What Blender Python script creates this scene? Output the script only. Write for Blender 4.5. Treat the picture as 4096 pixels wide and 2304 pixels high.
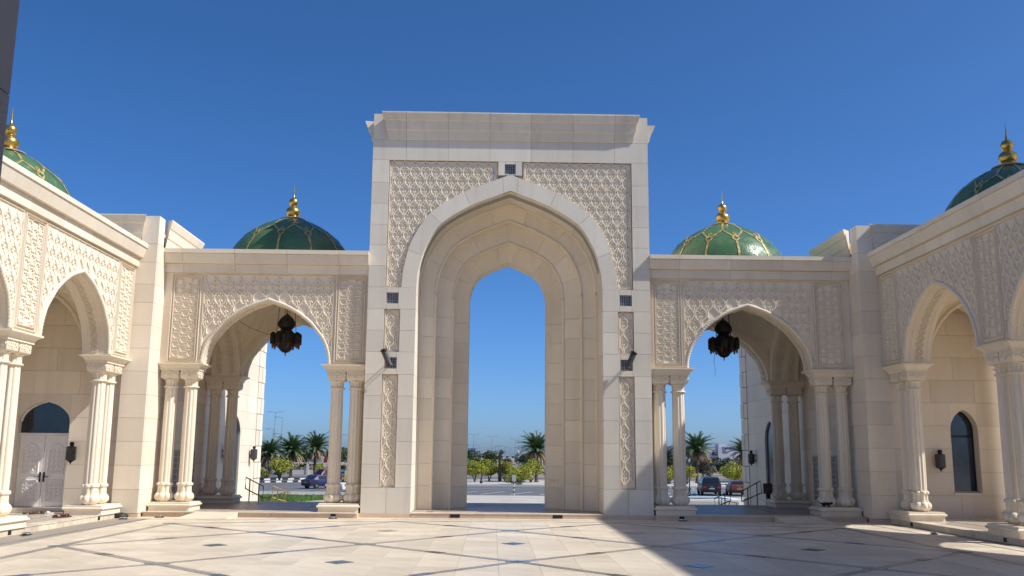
import bpy, bmesh, math, random
from mathutils import Vector, Matrix
R = math.radians
rnd = random.Random(7)
for _o in list(bpy.data.objects): bpy.data.objects.remove(_o)
scene = bpy.context.scene
COL = scene.collection

# ------------------------------------------------------------------ camera, sky, sun, exposure
CAM = Vector((-0.4289, -25.5776, 1.65))
def set_camera(yaw=0.01944, pitch=0.17623, roll=0.00885, f=3759.27/4096):
    fw = Vector((math.sin(yaw)*math.cos(pitch), math.cos(yaw)*math.cos(pitch), math.sin(pitch)))
    rt = Vector((math.cos(yaw), -math.sin(yaw), 0)); up = rt.cross(fw)
    r2 = math.cos(roll)*rt + math.sin(roll)*up; u2 = -math.sin(roll)*rt + math.cos(roll)*up
    cd = bpy.data.cameras.new('camera'); cd.sensor_width = 36; cd.lens = 36*f
    cd.clip_start = 0.05; cd.clip_end = 20000
    co = bpy.data.objects.new('camera', cd); COL.objects.link(co)
    m = Matrix((r2, u2, -fw)).transposed().to_4x4(); m.translation = CAM
    co.matrix_world = m; scene.camera = co
set_camera()
SUN = Vector((0.95, -0.244, 1.0))          # towards the sun
SUN_EL = math.atan2(SUN.z, math.hypot(SUN.x, SUN.y)); SUN_AZ = math.atan2(SUN.x, SUN.y)
world = bpy.data.worlds.new('World'); scene.world = world; world.use_nodes = True
wn = world.node_tree; wn.nodes.clear()
sky = wn.nodes.new('ShaderNodeTexSky'); sky.sky_type = 'NISHITA'; sky.sun_disc = False
sky.sun_elevation = SUN_EL; sky.sun_rotation = SUN_AZ
sky.altitude = 0; sky.air_density = 0.6; sky.dust_density = 1.05; sky.ozone_density = 10.0
bg = wn.nodes.new('ShaderNodeBackground'); bg.inputs['Strength'].default_value = 0.115
wo = wn.nodes.new('ShaderNodeOutputWorld')
hs = wn.nodes.new('ShaderNodeHueSaturation'); hs.inputs['Saturation'].default_value = 1.10; hs.inputs['Hue'].default_value = 0.499; hs.inputs['Value'].default_value = 0.99
wn.links.new(sky.outputs[0], hs.inputs['Color']); wn.links.new(hs.outputs[0], bg.inputs[0]); wn.links.new(bg.outputs[0], wo.inputs[0])
sd = bpy.data.lights.new('sun', 'SUN'); sd.energy = 3.75; sd.angle = R(0.55); sd.color = (1.0, 0.98, 0.935)
so = bpy.data.objects.new('sun', sd); COL.objects.link(so); so.rotation_euler = SUN.to_track_quat('Z', 'Y').to_euler()
so.location = (30, -10, 40)
scene.view_settings.view_transform = 'Standard'; scene.view_settings.look = 'None'
scene.view_settings.exposure = 0.50; scene.view_settings.gamma = 1.0

scene.cycles.max_bounces = 12; scene.cycles.diffuse_bounces = 8; scene.cycles.caustics_reflective = False; scene.cycles.caustics_refractive = False

# ------------------------------------------------------------------ materials
MATS = {}
def nodes_of(name):
    m = bpy.data.materials.new(name); m.use_nodes = True
    nt = m.node_tree; b = nt.nodes['Principled BSDF']
    MATS[name] = m
    return m, nt, b
def nn(nt, t, **kw):
    n = nt.nodes.new(t)
    for k, v in kw.items():
        if k in n.inputs: n.inputs[k].default_value = v
        else: setattr(n, k, v)
    return n
def coords(nt, scale=1.0, kind='Object'):
    tc = nn(nt, 'ShaderNodeTexCoord'); mp = nn(nt, 'ShaderNodeMapping')
    nt.links.new(tc.outputs[kind], mp.inputs[0]); mp.inputs['Scale'].default_value = (scale,)*3 if not isinstance(scale, tuple) else scale
    return mp.outputs[0]
def rgb(c): return (c[0], c[1], c[2], 1)
def mixc(nt, fac, a, b):
    n = nn(nt, 'ShaderNodeMix', data_type='RGBA')
    for s, v in ((0, fac), (6, a), (7, b)):
        if hasattr(v, 'links'): nt.links.new(v, n.inputs[s])
        else: n.inputs[s].default_value = v if s == 0 else rgb(v)
    return n.outputs[2]
def ramp(nt, fac, p0, p1, c0=(0,0,0), c1=(1,1,1)):
    n = nn(nt, 'ShaderNodeValToRGB'); nt.links.new(fac, n.inputs[0])
    e = n.color_ramp.elements; e[0].position = p0; e[1].position = p1; e[0].color = rgb(c0); e[1].color = rgb(c1)
    return n.outputs[0]
def rand_val(nt):
    oi = nn(nt, 'ShaderNodeObjectInfo'); ge = nn(nt, 'ShaderNodeNewGeometry')
    a = nn(nt, 'ShaderNodeMath', operation='ADD'); nt.links.new(oi.outputs['Random'], a.inputs[0]); nt.links.new(ge.outputs['Random Per Island'], a.inputs[1])
    f = nn(nt, 'ShaderNodeMath', operation='FRACT'); nt.links.new(a.outputs[0], f.inputs[0])
    return f.outputs[0]
def scale_color(nt, col, fac):
    h = nn(nt, 'ShaderNodeHueSaturation'); nt.links.new(col, h.inputs['Color']); nt.links.new(fac, h.inputs['Value'])
    return h.outputs[0]
def maprange(nt, v, a, b, lo, hi):
    n = nn(nt, 'ShaderNodeMapRange'); nt.links.new(v, n.inputs[0])
    for i, x in zip((1, 2, 3, 4), (a, b, lo, hi)): n.inputs[i].default_value = x
    return n.outputs[0]
def add_bump(nt, b, h, strength, dist=0.01):
    bp = nn(nt, 'ShaderNodeBump'); bp.inputs['Strength'].default_value = strength; bp.inputs['Distance'].default_value = dist
    nt.links.new(h, bp.inputs['Height']); nt.links.new(bp.outputs[0], b.inputs['Normal'])
def stone(name, c0, c1, rough=0.7, var=0.06, bump=0.25, spec=0.3, blotch=0.9, stain=0.0):
    m, nt, b = nodes_of(name)
    v = coords(nt, 1.0)
    n1 = nn(nt, 'ShaderNodeTexNoise'); n1.inputs['Scale'].default_value = blotch; n1.inputs['Detail'].default_value = 6; nt.links.new(v, n1.inputs['Vector'])
    n2 = nn(nt, 'ShaderNodeTexNoise'); n2.inputs['Scale'].default_value = 38; n2.inputs['Detail'].default_value = 5; nt.links.new(v, n2.inputs['Vector'])
    c = mixc(nt, ramp(nt, n1.outputs[0], 0.32, 0.7), c0, c1)
    c = scale_color(nt, c, maprange(nt, n2.outputs[0], 0.3, 0.7, 0.965, 1.035))
    if var: c = scale_color(nt, c, maprange(nt, rand_val(nt), 0, 1, 1-var, 1+var))
    if stain:
        vs = coords(nt, (1.6, 1.6, 0.12))
        n3 = nn(nt, 'ShaderNodeTexNoise'); n3.inputs['Scale'].default_value = 2.2; n3.inputs['Detail'].default_value = 7; nt.links.new(vs, n3.inputs['Vector'])
        c = mixc(nt, maprange(nt, ramp(nt, n3.outputs[0], 0.52, 0.78), 0, 1, 0, stain), c, (c0[0]*0.62, c0[1]*0.58, c0[2]*0.52))
        nt.links.new(c, b.inputs['Base Color'])
    nt.links.new(c, b.inputs['Base Color'])
    b.inputs['Roughness'].default_value = rough; b.inputs['Specular IOR Level'].default_value = spec
    add_bump(nt, b, n2.outputs[0], bump, 0.004)
    return m
def plain(name, c, rough=0.5, metal=0.0, spec=0.5, var=0.0, noise=0.0, nscale=20, emis=None, coat=0.0, c2=None):
    m, nt, b = nodes_of(name)
    b.inputs['Base Color'].default_value = rgb(c); b.inputs['Roughness'].default_value = rough
    b.inputs['Metallic'].default_value = metal; b.inputs['Specular IOR Level'].default_value = spec
    if coat: b.inputs['Coat Weight'].default_value = coat; b.inputs['Coat Roughness'].default_value = 0.05
    if noise or var:
        n1 = nn(nt, 'ShaderNodeTexNoise'); n1.inputs['Scale'].default_value = nscale; n1.inputs['Detail'].default_value = 6
        nt.links.new(coords(nt), n1.inputs['Vector'])
        d = c2 if c2 else tuple(x*(1-noise) for x in c)
        e = c if c2 else tuple(min(1, x*(1+noise)) for x in c)
        col = mixc(nt, ramp(nt, n1.outputs[0], 0.35, 0.65), d, e)
        if var: col = scale_color(nt, col, maprange(nt, rand_val(nt), 0, 1, 1-var, 1+var))
        nt.links.new(col, b.inputs['Base Color'])
        add_bump(nt, b, n1.outputs[0], 0.15, 0.01)
    return m
stone('gate_stone', (0.690, 0.622, 0.512), (0.745, 0.680, 0.572), var=0.075, stain=0.28)
stone('crown_stone', (0.690, 0.603, 0.476), (0.745, 0.661, 0.531), var=0.07, stain=0.35)
stone('cream_stone', (0.745, 0.650, 0.506), (0.795, 0.704, 0.564), var=0.075, stain=0.24)
stone('carved_stone', (0.735, 0.640, 0.497), (0.780, 0.689, 0.551), var=0.02, bump=0.3)
stone('wall_stone', (0.740, 0.645, 0.512), (0.790, 0.699, 0.570), var=0.08, stain=0.26)
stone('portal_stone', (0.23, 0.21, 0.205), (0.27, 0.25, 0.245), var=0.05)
stone('riser_stone', (0.600, 0.444, 0.311), (0.680, 0.521, 0.375), var=0.08, rough=0.45, stain=0.2)
stone('joint', (0.29, 0.25, 0.205), (0.34, 0.295, 0.245), var=0)
def marble(name, c0, c1, c2, rough, var, spec=0.5, stretch=(1, 1, 1)):
    m, nt, b = nodes_of(name)
    v = coords(nt, stretch)
    n1 = nn(nt, 'ShaderNodeTexNoise'); n1.inputs['Scale'].default_value = 1.7; n1.inputs['Detail'].default_value = 9; n1.inputs['Roughness'].default_value = 0.62; n1.inputs['Distortion'].default_value = 1.2
    n2 = nn(nt, 'ShaderNodeTexNoise'); n2.inputs['Scale'].default_value = 6; n2.inputs['Detail'].default_value = 7
    n3 = nn(nt, 'ShaderNodeTexNoise'); n3.inputs['Scale'].default_value = 0.35; n3.inputs['Detail'].default_value = 4
    for n in (n1, n2, n3): nt.links.new(v, n.inputs['Vector'])
    c = mixc(nt, ramp(nt, n1.outputs[0], 0.36, 0.60), c0, c1)
    c = mixc(nt, maprange(nt, ramp(nt, n2.outputs[0], 0.50, 0.70), 0, 1, 0, 0.65), c, c2)
    c = scale_color(nt, c, maprange(nt, n3.outputs[0], 0.3, 0.7, 0.93, 1.06))
    if var: c = scale_color(nt, c, maprange(nt, rand_val(nt), 0, 1, 1-var, 1+var))
    nt.links.new(c, b.inputs['Base Color'])
    rr = maprange(nt, n1.outputs[0], 0.3, 0.7, rough*0.85, rough*1.2); nt.links.new(rr, b.inputs['Roughness'])
    b.inputs['Specular IOR Level'].default_value = spec
    return m
marble('floor_marble', (0.570, 0.480, 0.362), (0.700, 0.610, 0.475), (0.490, 0.390, 0.282), 0.42, 0.10, 0.05, (0.6, 2.0, 1))
marble('gallery_marble', (0.560, 0.463, 0.352), (0.660, 0.555, 0.430), (0.500, 0.396, 0.293), 0.18, 0.06, 0.22)
marble('platform_marble', (0.360, 0.289, 0.220), (0.440, 0.357, 0.275), (0.310, 0.241, 0.183), 0.36, 0.05, 0.05)
def granite(name, c0, c1, rough=0.35):
    m, nt, b = nodes_of(name)
    n = nn(nt, 'ShaderNodeTexVoronoi'); n.inputs['Scale'].default_value = 55; nt.links.new(coords(nt), n.inputs['Vector'])
    n2 = nn(nt, 'ShaderNodeTexNoise'); n2.inputs['Scale'].default_value = 1.5; nt.links.new(coords(nt), n2.inputs['Vector'])
    c = mixc(nt, ramp(nt, n.outputs['Color'], 0.2, 0.8), c0, c1)
    c = scale_color(nt, c, maprange(nt, n2.outputs[0], 0.3, 0.7, 0.85, 1.15))
    c = scale_color(nt, c, maprange(nt, rand_val(nt), 0, 1, 0.88, 1.12))
    nt.links.new(c, b.inputs['Base Color']); b.inputs['Roughness'].default_value = rough
granite('granite', (0.19, 0.165, 0.145), (0.36, 0.32, 0.285))
granite('granite_dark', (0.06, 0.05, 0.045), (0.13, 0.11, 0.10))
granite('tile_blue', (0.04, 0.06, 0.13), (0.10, 0.13, 0.22), 0.25)
granite('tile_teal', (0.06, 0.12, 0.11), (0.17, 0.24, 0.22), 0.25)
def dome_mat():
    m, nt, b = nodes_of('dome_tile')
    v = coords(nt)
    n1 = nn(nt, 'ShaderNodeTexNoise'); n1.inputs['Scale'].default_value = 2.4; n1.inputs['Detail'].default_value = 9; n1.inputs['Roughness'].default_value = 0.68; nt.links.new(v, n1.inputs['Vector'])
    n2 = nn(nt, 'ShaderNodeTexVoronoi'); n2.inputs['Scale'].default_value = 34; nt.links.new(v, n2.inputs['Vector'])
    n3 = nn(nt, 'ShaderNodeTexNoise'); n3.inputs['Scale'].default_value = 1.1; n3.inputs['Detail'].default_value = 3; nt.links.new(v, n3.inputs['Vector'])
    c = mixc(nt, ramp(nt, n3.outputs[0], 0.35, 0.65), (0.050, 0.120, 0.048), (0.080, 0.165, 0.068))
    c = mixc(nt, maprange(nt, ramp(nt, n2.outputs['Color'], 0.2, 0.8), 0, 1, 0, 0.35), c, (0.11, 0.20, 0.10))
    c = mixc(nt, maprange(nt, ramp(nt, n1.outputs[0], 0.615, 0.66), 0, 1, 0, 0.5), c, (0.26, 0.32, 0.20))
    nt.links.new(c, b.inputs['Base Color'])
    nt.links.new(maprange(nt, ramp(nt, n1.outputs[0], 0.50, 0.62), 0, 1, 0.26, 0.6), b.inputs['Roughness'])
    add_bump(nt, b, n2.outputs['Distance'], 0.3, 0.015)
dome_mat()
plain('gold', (0.62, 0.40, 0.11), 0.30, 0.9, noise=0.12, nscale=9)
plain('gold_strip', (0.52, 0.38, 0.14), 0.42, 0.3, noise=0.45, nscale=10)
plain('dome_cap', (0.40, 0.31, 0.21), 0.6, noise=0.2)
plain('bronze', (0.018, 0.015, 0.013), 0.55, 0.2, noise=0.45, nscale=28)
plain('bronze_grey', (0.075, 0.072, 0.07), 0.55, 0.35, noise=0.5, nscale=34)
plain('bronze_red', (0.12, 0.03, 0.018), 0.5, 0.1, noise=0.3)
plain('black_metal', (0.018, 0.017, 0.017), 0.45, 0.3)
plain('dark_grille', (0.06, 0.063, 0.08), 0.5, 0.2)
plain('grille_metal', (0.34, 0.35, 0.38), 0.5, 0.3)
plain('rail_dark', (0.10, 0.075, 0.045), 0.4, 0.6, noise=0.2)
plain('rail_brass', (0.55, 0.35, 0.10), 0.35, 0.7, noise=0.2)
plain('steel', (0.62, 0.61, 0.58), 0.25, 0.9)
plain('glass_dark', (0.012, 0.02, 0.04), 0.06, 0.0, spec=0.9, noise=0.3, nscale=3)
plain('glass_blue', (0.010, 0.024, 0.055), 0.10, 0.0, spec=0.8, noise=0.5, nscale=2.2)
plain('door_paint', (0.80, 0.775, 0.755), 0.45, noise=0.04, nscale=5)
plain('door_carved', (0.77, 0.745, 0.72), 0.5, noise=0.06)
plain('frame_grey', (0.42, 0.42, 0.42), 0.4)
plain('shelf_back', (0.33, 0.28, 0.23), 0.7, noise=0.1)
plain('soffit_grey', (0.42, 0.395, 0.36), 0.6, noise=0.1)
plain('sandal_brown', (0.14, 0.055, 0.03), 0.6, noise=0.3)
plain('sandal_black', (0.02, 0.018, 0.018), 0.6)
plain('sandal_white', (0.62, 0.60, 0.57), 0.5)
plain('cat_fur', (0.006, 0.005, 0.005), 0.85, noise=0.3, nscale=60)
plain('asphalt', (0.12, 0.12, 0.125), 0.85, noise=0.14, nscale=0.7)
plain('concrete', (0.46, 0.42, 0.36), 0.8, noise=0.10, nscale=0.6)
plain('earth', (0.24, 0.20, 0.15), 0.95, noise=0.22, nscale=0.25)
plain('grass', (0.11, 0.185, 0.035), 0.9, noise=0.35, nscale=2.5)
plain('white_paint', (0.78, 0.77, 0.74), 0.6, noise=0.04)
plain('black_paint', (0.02, 0.02, 0.02), 0.6)
plain('kerb_white', (0.62, 0.60, 0.55), 0.7, noise=0.12)
plain('far_white', (0.60, 0.60, 0.62), 0.8, noise=0.05, nscale=0.2)
plain('mall_wall', (0.54, 0.54, 0.60), 0.7, noise=0.03, nscale=0.2)
plain('sign_blue', (0.02, 0.05, 0.25), 0.4)
plain('letter_blue', (0.015, 0.03, 0.16), 0.5)
plain('letter_brown', (0.14, 0.08, 0.05), 0.5)
plain('logo_red', (0.55, 0.03, 0.04), 0.5)
plain('board_red', (0.07, 0.02, 0.022), 0.5)
plain('banner_red', (0.38, 0.015, 0.02), 0.6)
plain('teal_print', (0.10, 0.42, 0.42), 0.5)
plain('yellow_paint', (0.62, 0.42, 0.05), 0.5)
plain('water', (0.03, 0.16, 0.24), 0.03, spec=0.8)
plain('spray', (0.72, 0.78, 0.82), 0.3)
plain('bark', (0.11, 0.085, 0.06), 0.9, noise=0.35, nscale=8)
plain('palm_green', (0.085, 0.14, 0.05), 0.55, var=0.3, noise=0.2, nscale=2)
plain('palm_dry', (0.26, 0.185, 0.10), 0.8, var=0.25, noise=0.2, nscale=2)
plain('leaf_yellow', (0.30, 0.31, 0.022), 0.55, var=0.45, noise=0.3, nscale=1.5)
plain('leaf_dark', (0.05, 0.075, 0.025), 0.7, var=0.35, noise=0.3, nscale=0.6)
plain('scrub', (0.10, 0.095, 0.055), 0.9, var=0.35, noise=0.3, nscale=0.5)
plain('paint_blue', (0.010, 0.016, 0.065), 0.4, 0.0, coat=0.35)
plain('paint_red', (0.11, 0.008, 0.018), 0.4, 0.0, coat=0.35)
plain('paint_black', (0.012, 0.014, 0.022), 0.4, 0.0, coat=0.35)
plain('paint_brown', (0.15, 0.045, 0.03), 0.4, 0.0, coat=0.35)
plain('paint_white', (0.75, 0.75, 0.74), 0.4, 0.0, coat=0.35)
plain('car_glass', (0.015, 0.018, 0.022), 0.05, spec=0.8)
plain('tyre', (0.015, 0.015, 0.015), 0.8)
plain('rim', (0.35, 0.35, 0.36), 0.3, 0.8)
plain('tail_red', (0.45, 0.02, 0.03), 0.25)
plain('plate_white', (0.6, 0.6, 0.58), 0.5)
plain('plate_yellow', (0.55, 0.38, 0.08), 0.5)
plain('pole_grey', (0.34, 0.36, 0.38), 0.5, 0.4)

# ------------------------------------------------------------------ mesh helpers
class MB:
    def __init__(s, fm=None): s.v = []; s.f = []; s.fm = fm
    def p(s, *a):
        a = s.fm(*a) if s.fm else a
        s.v.append(tuple(a)); return len(s.v)-1
    def face(s, pts): s.f.append([s.p(*q) for q in pts])
    def box(s, x0, x1, y0, y1, z0, z1):
        i = [s.p(x, y, z) for x in (x0, x1) for y in (y0, y1) for z in (z0, z1)]
        for q in ((0,1,3,2), (4,6,7,5), (0,4,5,1), (2,3,7,6), (0,2,6,4), (1,5,7,3)): s.f.append([i[k] for k in q])
        return s
    def rings(s, rings, close=True, cap0=True, cap1=True):
        idx = [[s.p(*q) for q in r] for r in rings]; n = len(idx[0])
        for a, b in zip(idx, idx[1:]):
            for k in range(n if close else n-1): s.f.append([a[k], a[(k+1) % n], b[(k+1) % n], b[k]])
        if cap0: s.f.append(idx[0][::-1])
        if cap1: s.f.append(idx[-1])
        return s
    def lathe(s, prof, c=(0,0), n=16, lobes=0, amp=0.0, ph=0.0, cap0=True, cap1=True):
        rr = []
        for r, z in prof:
            ring = []
            for k in range(n):
                a = 2*math.pi*k/n + ph
                q = r*(1-amp+amp*abs(math.cos(lobes*a/2))) if lobes else r
                ring.append((c[0]+q*math.cos(a), c[1]+q*math.sin(a), z))
            rr.append(ring)
        return s.rings(rr, True, cap0, cap1)
    def tube(s, path, r, n=6, cap=True):
        path = [Vector(q) for q in path]; rr = []; rad = r if isinstance(r, (list, tuple)) else [r]*len(path)
        for i, q in enumerate(path):
            t = (path[min(i+1, len(path)-1)]-path[max(i-1, 0)]).normalized()
            u = t.cross(Vector((0, 0, 1)))
            if u.length < 1e-3: u = t.cross(Vector((0, 1, 0)))
            u.normalize(); w = t.cross(u)
            rr.append([tuple(q+rad[i]*(math.cos(2*math.pi*k/n)*u+math.sin(2*math.pi*k/n)*w)) for k in range(n)])
        return s.rings(rr, True, cap, cap)
    def petal(s, a, b, w, h, base=0.0):   # leaf ridge from a to b (2D u,v) with half width w and height h out of plane
        ax, av = a; bx, bv = b; dx, dv = bx-ax, bv-av; L = math.hypot(dx, dv) or 1e-6; nx, nv = -dv/L*w, dx/L*w
        mx, mv = ax+dx*0.55, av+dv*0.55
        i = [s.p(ax, av, base), s.p(mx+nx, mv+nv, base), s.p(bx, bv, base), s.p(mx-nx, mv-nv, base), s.p(mx, mv, base+h)]
        for q in ((0,1,4), (1,2,4), (2,3,4), (3,0,4)): s.f.append([i[k] for k in q])
    def ribbon(s, pts, w, h, base=0.0, top=0.55, closed=False):   # raised strip along 2D points (u,v) -> (u,v,out)
        n = len(pts); idx = []
        for i, (u, v) in enumerate(pts):
            a = pts[i-1] if (i > 0 or closed) else pts[i]; b = pts[(i+1) % n] if (i < n-1 or closed) else pts[i]
            du, dv = b[0]-a[0], b[1]-a[1]; L = math.hypot(du, dv) or 1e-6; nu, nv = -dv/L, du/L
            idx.append([s.p(u+nu*w/2, v+nv*w/2, base), s.p(u+nu*w/2*top, v+nv*w/2*top, base+h), s.p(u-nu*w/2*top, v-nv*w/2*top, base+h), s.p(u-nu*w/2, v-nv*w/2, base)])
        for k in range(n if closed else n-1):
            a, b = idx[k], idx[(k+1) % n]
            for q in range(3): s.f.append([a[q], a[q+1], b[q+1], b[q]])
        if not closed: s.f.append(idx[0][::-1]); s.f.append(idx[-1])
    def mesh(s, name, mat, smooth=None):
        me = bpy.data.meshes.new(name); me.from_pydata(s.v, [], s.f)
        bm = bmesh.new(); bm.from_mesh(me); bmesh.ops.recalc_face_normals(bm, faces=bm.faces); bm.to_mesh(me); bm.free()
        mats = mat if isinstance(mat, (list, tuple)) else [mat]
        for q in mats: me.materials.append(MATS[q])
        if smooth:
            me.shade_smooth(); me.set_sharp_from_angle(angle=R(smooth))
        return me
    def build(s, name, mat, parent=None, smooth=None, loc=None):
        return link(name, s.mesh(name, mat, smooth), parent, loc)
def link(name, me, parent=None, loc=None):
    o = bpy.data.objects.new(name, me); COL.objects.link(o)
    if parent is not None:
        o.parent = parent
        if loc is None: loc = (0, 0, 0)
        if parent.get('_root'): loc = tuple(Vector(loc)-Vector(parent['_root']))
    o.location = loc or (0, 0, 0)
    return o
def tag(o, label, cat, group=None, kind=None):
    if label: o['label'] = label
    if cat: o['category'] = cat
    if group: o['group'] = group
    if kind: o['kind'] = kind
    return o
def thing(name, loc, label, cat, group=None, world_coords=True):
    o = bpy.data.objects.new(name, None); COL.objects.link(o); o.empty_display_size = 0.2
    o.location = loc
    if world_coords: o['_root'] = tuple(loc)
    return tag(o, label, cat, group)
MIR = {}
def mirror_mesh(me):
    if me.name not in MIR:
        m = me.copy(); m.name = me.name+'_m'; m.transform(Matrix.Scale(-1, 4, Vector((1, 0, 0)))); m.flip_normals(); MIR[me.name] = m
    return MIR[me.name]
def mirror_tree(o, parent=None, label=None):
    c = bpy.data.objects.new(o.name.split('.')[0], mirror_mesh(o.data) if o.data else None); COL.objects.link(c)
    for k in o.keys():
        if k != '_root': c[k] = o[k]
    c.location = (-o.location.x, o.location.y, o.location.z); c.parent = parent
    if label: c['label'] = label
    if '_root' in o.keys(): r = o['_root']; c['_root'] = (-r[0], r[1], r[2])
    for ch in o.children: mirror_tree(ch, c)
    return c
def copy_tree(o, loc, rz=0.0, label=None, parent=None, scale=None):
    c = o.copy(); COL.objects.link(c); c.parent = parent
    if parent is None:
        c.location = loc; c.rotation_euler = (0, 0, rz)
        if scale: c.scale = (scale,)*3
        if label: c['label'] = label
    for ch in o.children: copy_tree(ch, None, parent=c)
    return c
def struct(name, mb, mat, label=None, smooth=None):
    o = mb.build(name, mat, None, smooth); o['kind'] = 'structure'
    if label: o['label'] = label
    return o
J = 0.003   # half joint
def block(parent, mat, x0, x1, y0, y1, z0, z1, name='stone_block', jx=True, jy=False, jz=True):
    a = J if jx else 0; b = J if jy else 0; c = J if jz else 0
    return MB().box(x0+a, x1-a, y0+b, y1-b, z0+c, z1-c).build(name, mat, parent)

# arch profiles: (u fraction of half width, v fraction of rise)
GATE_PROF = [(1, 0), (0.99, 0.14), (0.955, 0.30), (0.88, 0.47), (0.737, 0.66), (0.42, 0.845), (0, 1)]
BAY_PROF = [(1, 0), (0.985, 0.14), (0.935, 0.30), (0.89, 0.387), (0.79, 0.515), (0.644, 0.672), (0.345, 0.872), (0, 1)]
def arch_pts(hw, zs, za, n=24, prof=BAY_PROF):
    P = [Vector((u*hw, zs+v*(za-zs))) for u, v in prof]
    P = [Vector((P[0].x, P[0].y-(P[1].y-P[0].y)))] + P + [P[-1]+(P[-1]-P[-2])*0.9]
    out = []
    m = len(P)-3
    for i in range(m):
        a, b, c, d = P[i:i+4]
        for k in range(8):
            t = k/8
            out.append(0.5*((2*b)+(c-a)*t+(2*a-5*b+4*c-d)*t*t+(3*b-a-3*c+d)*t**3))
    out.append(P[-2])
    L = [0]
    for a, b in zip(out, out[1:]): L.append(L[-1]+(b-a).length)
    res = []
    for k in range(n+1):
        s = L[-1]*k/n; i = 0
        while i < len(L)-2 and L[i+1] < s: i += 1
        t = (s-L[i])/max(1e-9, L[i+1]-L[i]); res.append(out[i].lerp(out[i+1], t))
    res[0] = Vector((hw, zs)); res[-1] = Vector((0, za))
    return [(q.x, q.y) for q in res]      # right spring -> apex
def arch_height(u, hw, zs, za, prof):
    pts = arch_pts(hw, zs, za, 40, prof); u = abs(u)
    if u >= hw: return zs
    for (a, za_), (b, zb) in zip(pts, pts[1:]):
        if b <= u <= a: return za_+(zb-za_)*(a-u)/max(1e-9, a-b)
    return za
def arch_wall(mb, u0, u1, z0, z1, uc, hw, zs, za, w0, w1, prof=BAY_PROF, n=24):
    """solid wall between w0 and w1 with an arched opening from z0 (mapping u,z,w)"""
    half = arch_pts(hw, zs, za, n, prof)
    outline = [(uc+u, z) for u, z in half] + [(uc-u, z) for u, z in half[::-1][1:]]
    top = [(u, z1) for u, z in outline]
    def pr(poly):
        a = [mb.p(u, z, w0) for u, z in poly]; b = [mb.p(u, z, w1) for u, z in poly]
        return a, b
    A = [(mb.p(u, z, w0), mb.p(u, z, w1), mb.p(u, z1, w0), mb.p(u, z1, w1)) for u, z in outline]
    for p, q in zip(A, A[1:]):
        mb.f += [[p[0], q[0], q[2], p[2]], [p[1], p[3], q[3], q[1]], [p[0], p[1], q[1], q[0]], [p[2], q[2], q[3], p[3]]]
    for a, b in ((u1, uc+hw), (uc-hw, u0)):
        hi, lo = max(a, b), min(a, b)
        if hi-lo < 1e-4: continue
        for wa, wb in ((w0, w1),):
            i = [mb.p(u, z, w) for u in (lo, hi) for z in (z0, z1) for w in (wa, wb)]
            for q in ((0,1,3,2), (4,6,7,5), (0,4,5,1), (2,3,7,6), (0,2,6,4), (1,5,7,3)): mb.f.append([i[k] for k in q])

# ------------------------------------------------------------------ relief builders (u, v, out)
def fleur(fm, s):
    m = MB(fm); h = 0.10*s
    P = lambda a, b, w, hh=1.0: m.petal((a[0]*s, a[1]*s), (b[0]*s, b[1]*s), w*s, h*hh)
    P((0, 0.12), (0, 0.52), 0.085); P((0, -0.02), (0, -0.5), 0.08)
    for q in (-1, 1):
        P((0.03*q, 0.05), (0.19*q, 0.26), 0.055); P((0.17*q, 0.22), (0.30*q, 0.13), 0.055, 0.9)
        P((0.02*q, -0.02), (0.17*q, -0.30), 0.05, 0.9); P((0.15*q, -0.27), (0.22*q, -0.42), 0.035, 0.7)
    P((-0.1, 0.05), (0.1, 0.05), 0.05, 1.2)
    return m
def ogee(u0, u1, v0, v1, w, row, inside, fm, base, ribw, ribh):
    """lattice of wavy ribs; returns mesh builder and motif centres"""
    m = MB(fm); a = w*0.226; K = int(round((u1-u0)/(w/2)))
    nv = int((v1-v0)/row*7)+1
    for k in range(K+1):
        uc = u0+k*w/2; run = []
        for i in range(nv+1):
            v = v1-(v1-v0)*i/nv; t = (v1-v)/row
            c = math.cos(math.pi*t); c = math.copysign(abs(c)**0.7, c)
            u = uc+(1 if k % 2 == 0 else -1)*a*c
            u = min(max(u, u0), u1)
            if inside(u, v): run.append((u, v))
            else:
                if len(run) > 2: m.ribbon(run, ribw, ribh, base)
                run = []
        if len(run) > 2: m.ribbon(run, ribw, ribh, base)
    cen = []
    for r in range(int((v1-v0)/row)+1):
        v = v1-r*row
        for k in range(K):
            if (r % 2 == 0) == (k % 2 == 1):
                u = u0+(k+0.5)*w/2
                if v-row*0.62 > v0-row*0.3 and inside(u, v-0.35*row) and v+0.3*row < v1: cen.append((u, v))
    # small studs where ribs meet
    for r in range(int((v1-v0)/row)+1):
        v = v1-r*row
        for k in range(K):
            if (r % 2 == 0) == (k % 2 == 0):
                u = u0+(k+0.5)*w/2
                if inside(u, v) and u0+0.02 < u < u1-0.02:
                    for dv in (0.17, -0.17): m.ribbon([(u-0.10*w, v+dv*row), (u+0.10*w, v+dv*row)], ribw*0.7, ribh*0.9, base)
    return m, cen
def star(fm, r, ribw, ribh):
    m = MB(fm)
    pts = [((r if k % 2 == 0 else r*0.74)*math.cos(math.pi*k/8+math.pi/8), (r if k % 2 == 0 else r*0.74)*math.sin(math.pi*k/8+math.pi/8)) for k in range(16)]
    m.ribbon(pts, ribw, ribh, 0, 0.5, True)
    for k in range(4):
        a = math.pi*k/2+math.pi/4
        m.ribbon([(r*0.98*math.cos(a), r*0.98*math.sin(a)), (r*1.35*math.cos(a), r*1.35*math.sin(a))], ribw, ribh, 0, 0.5)
    return m
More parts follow.
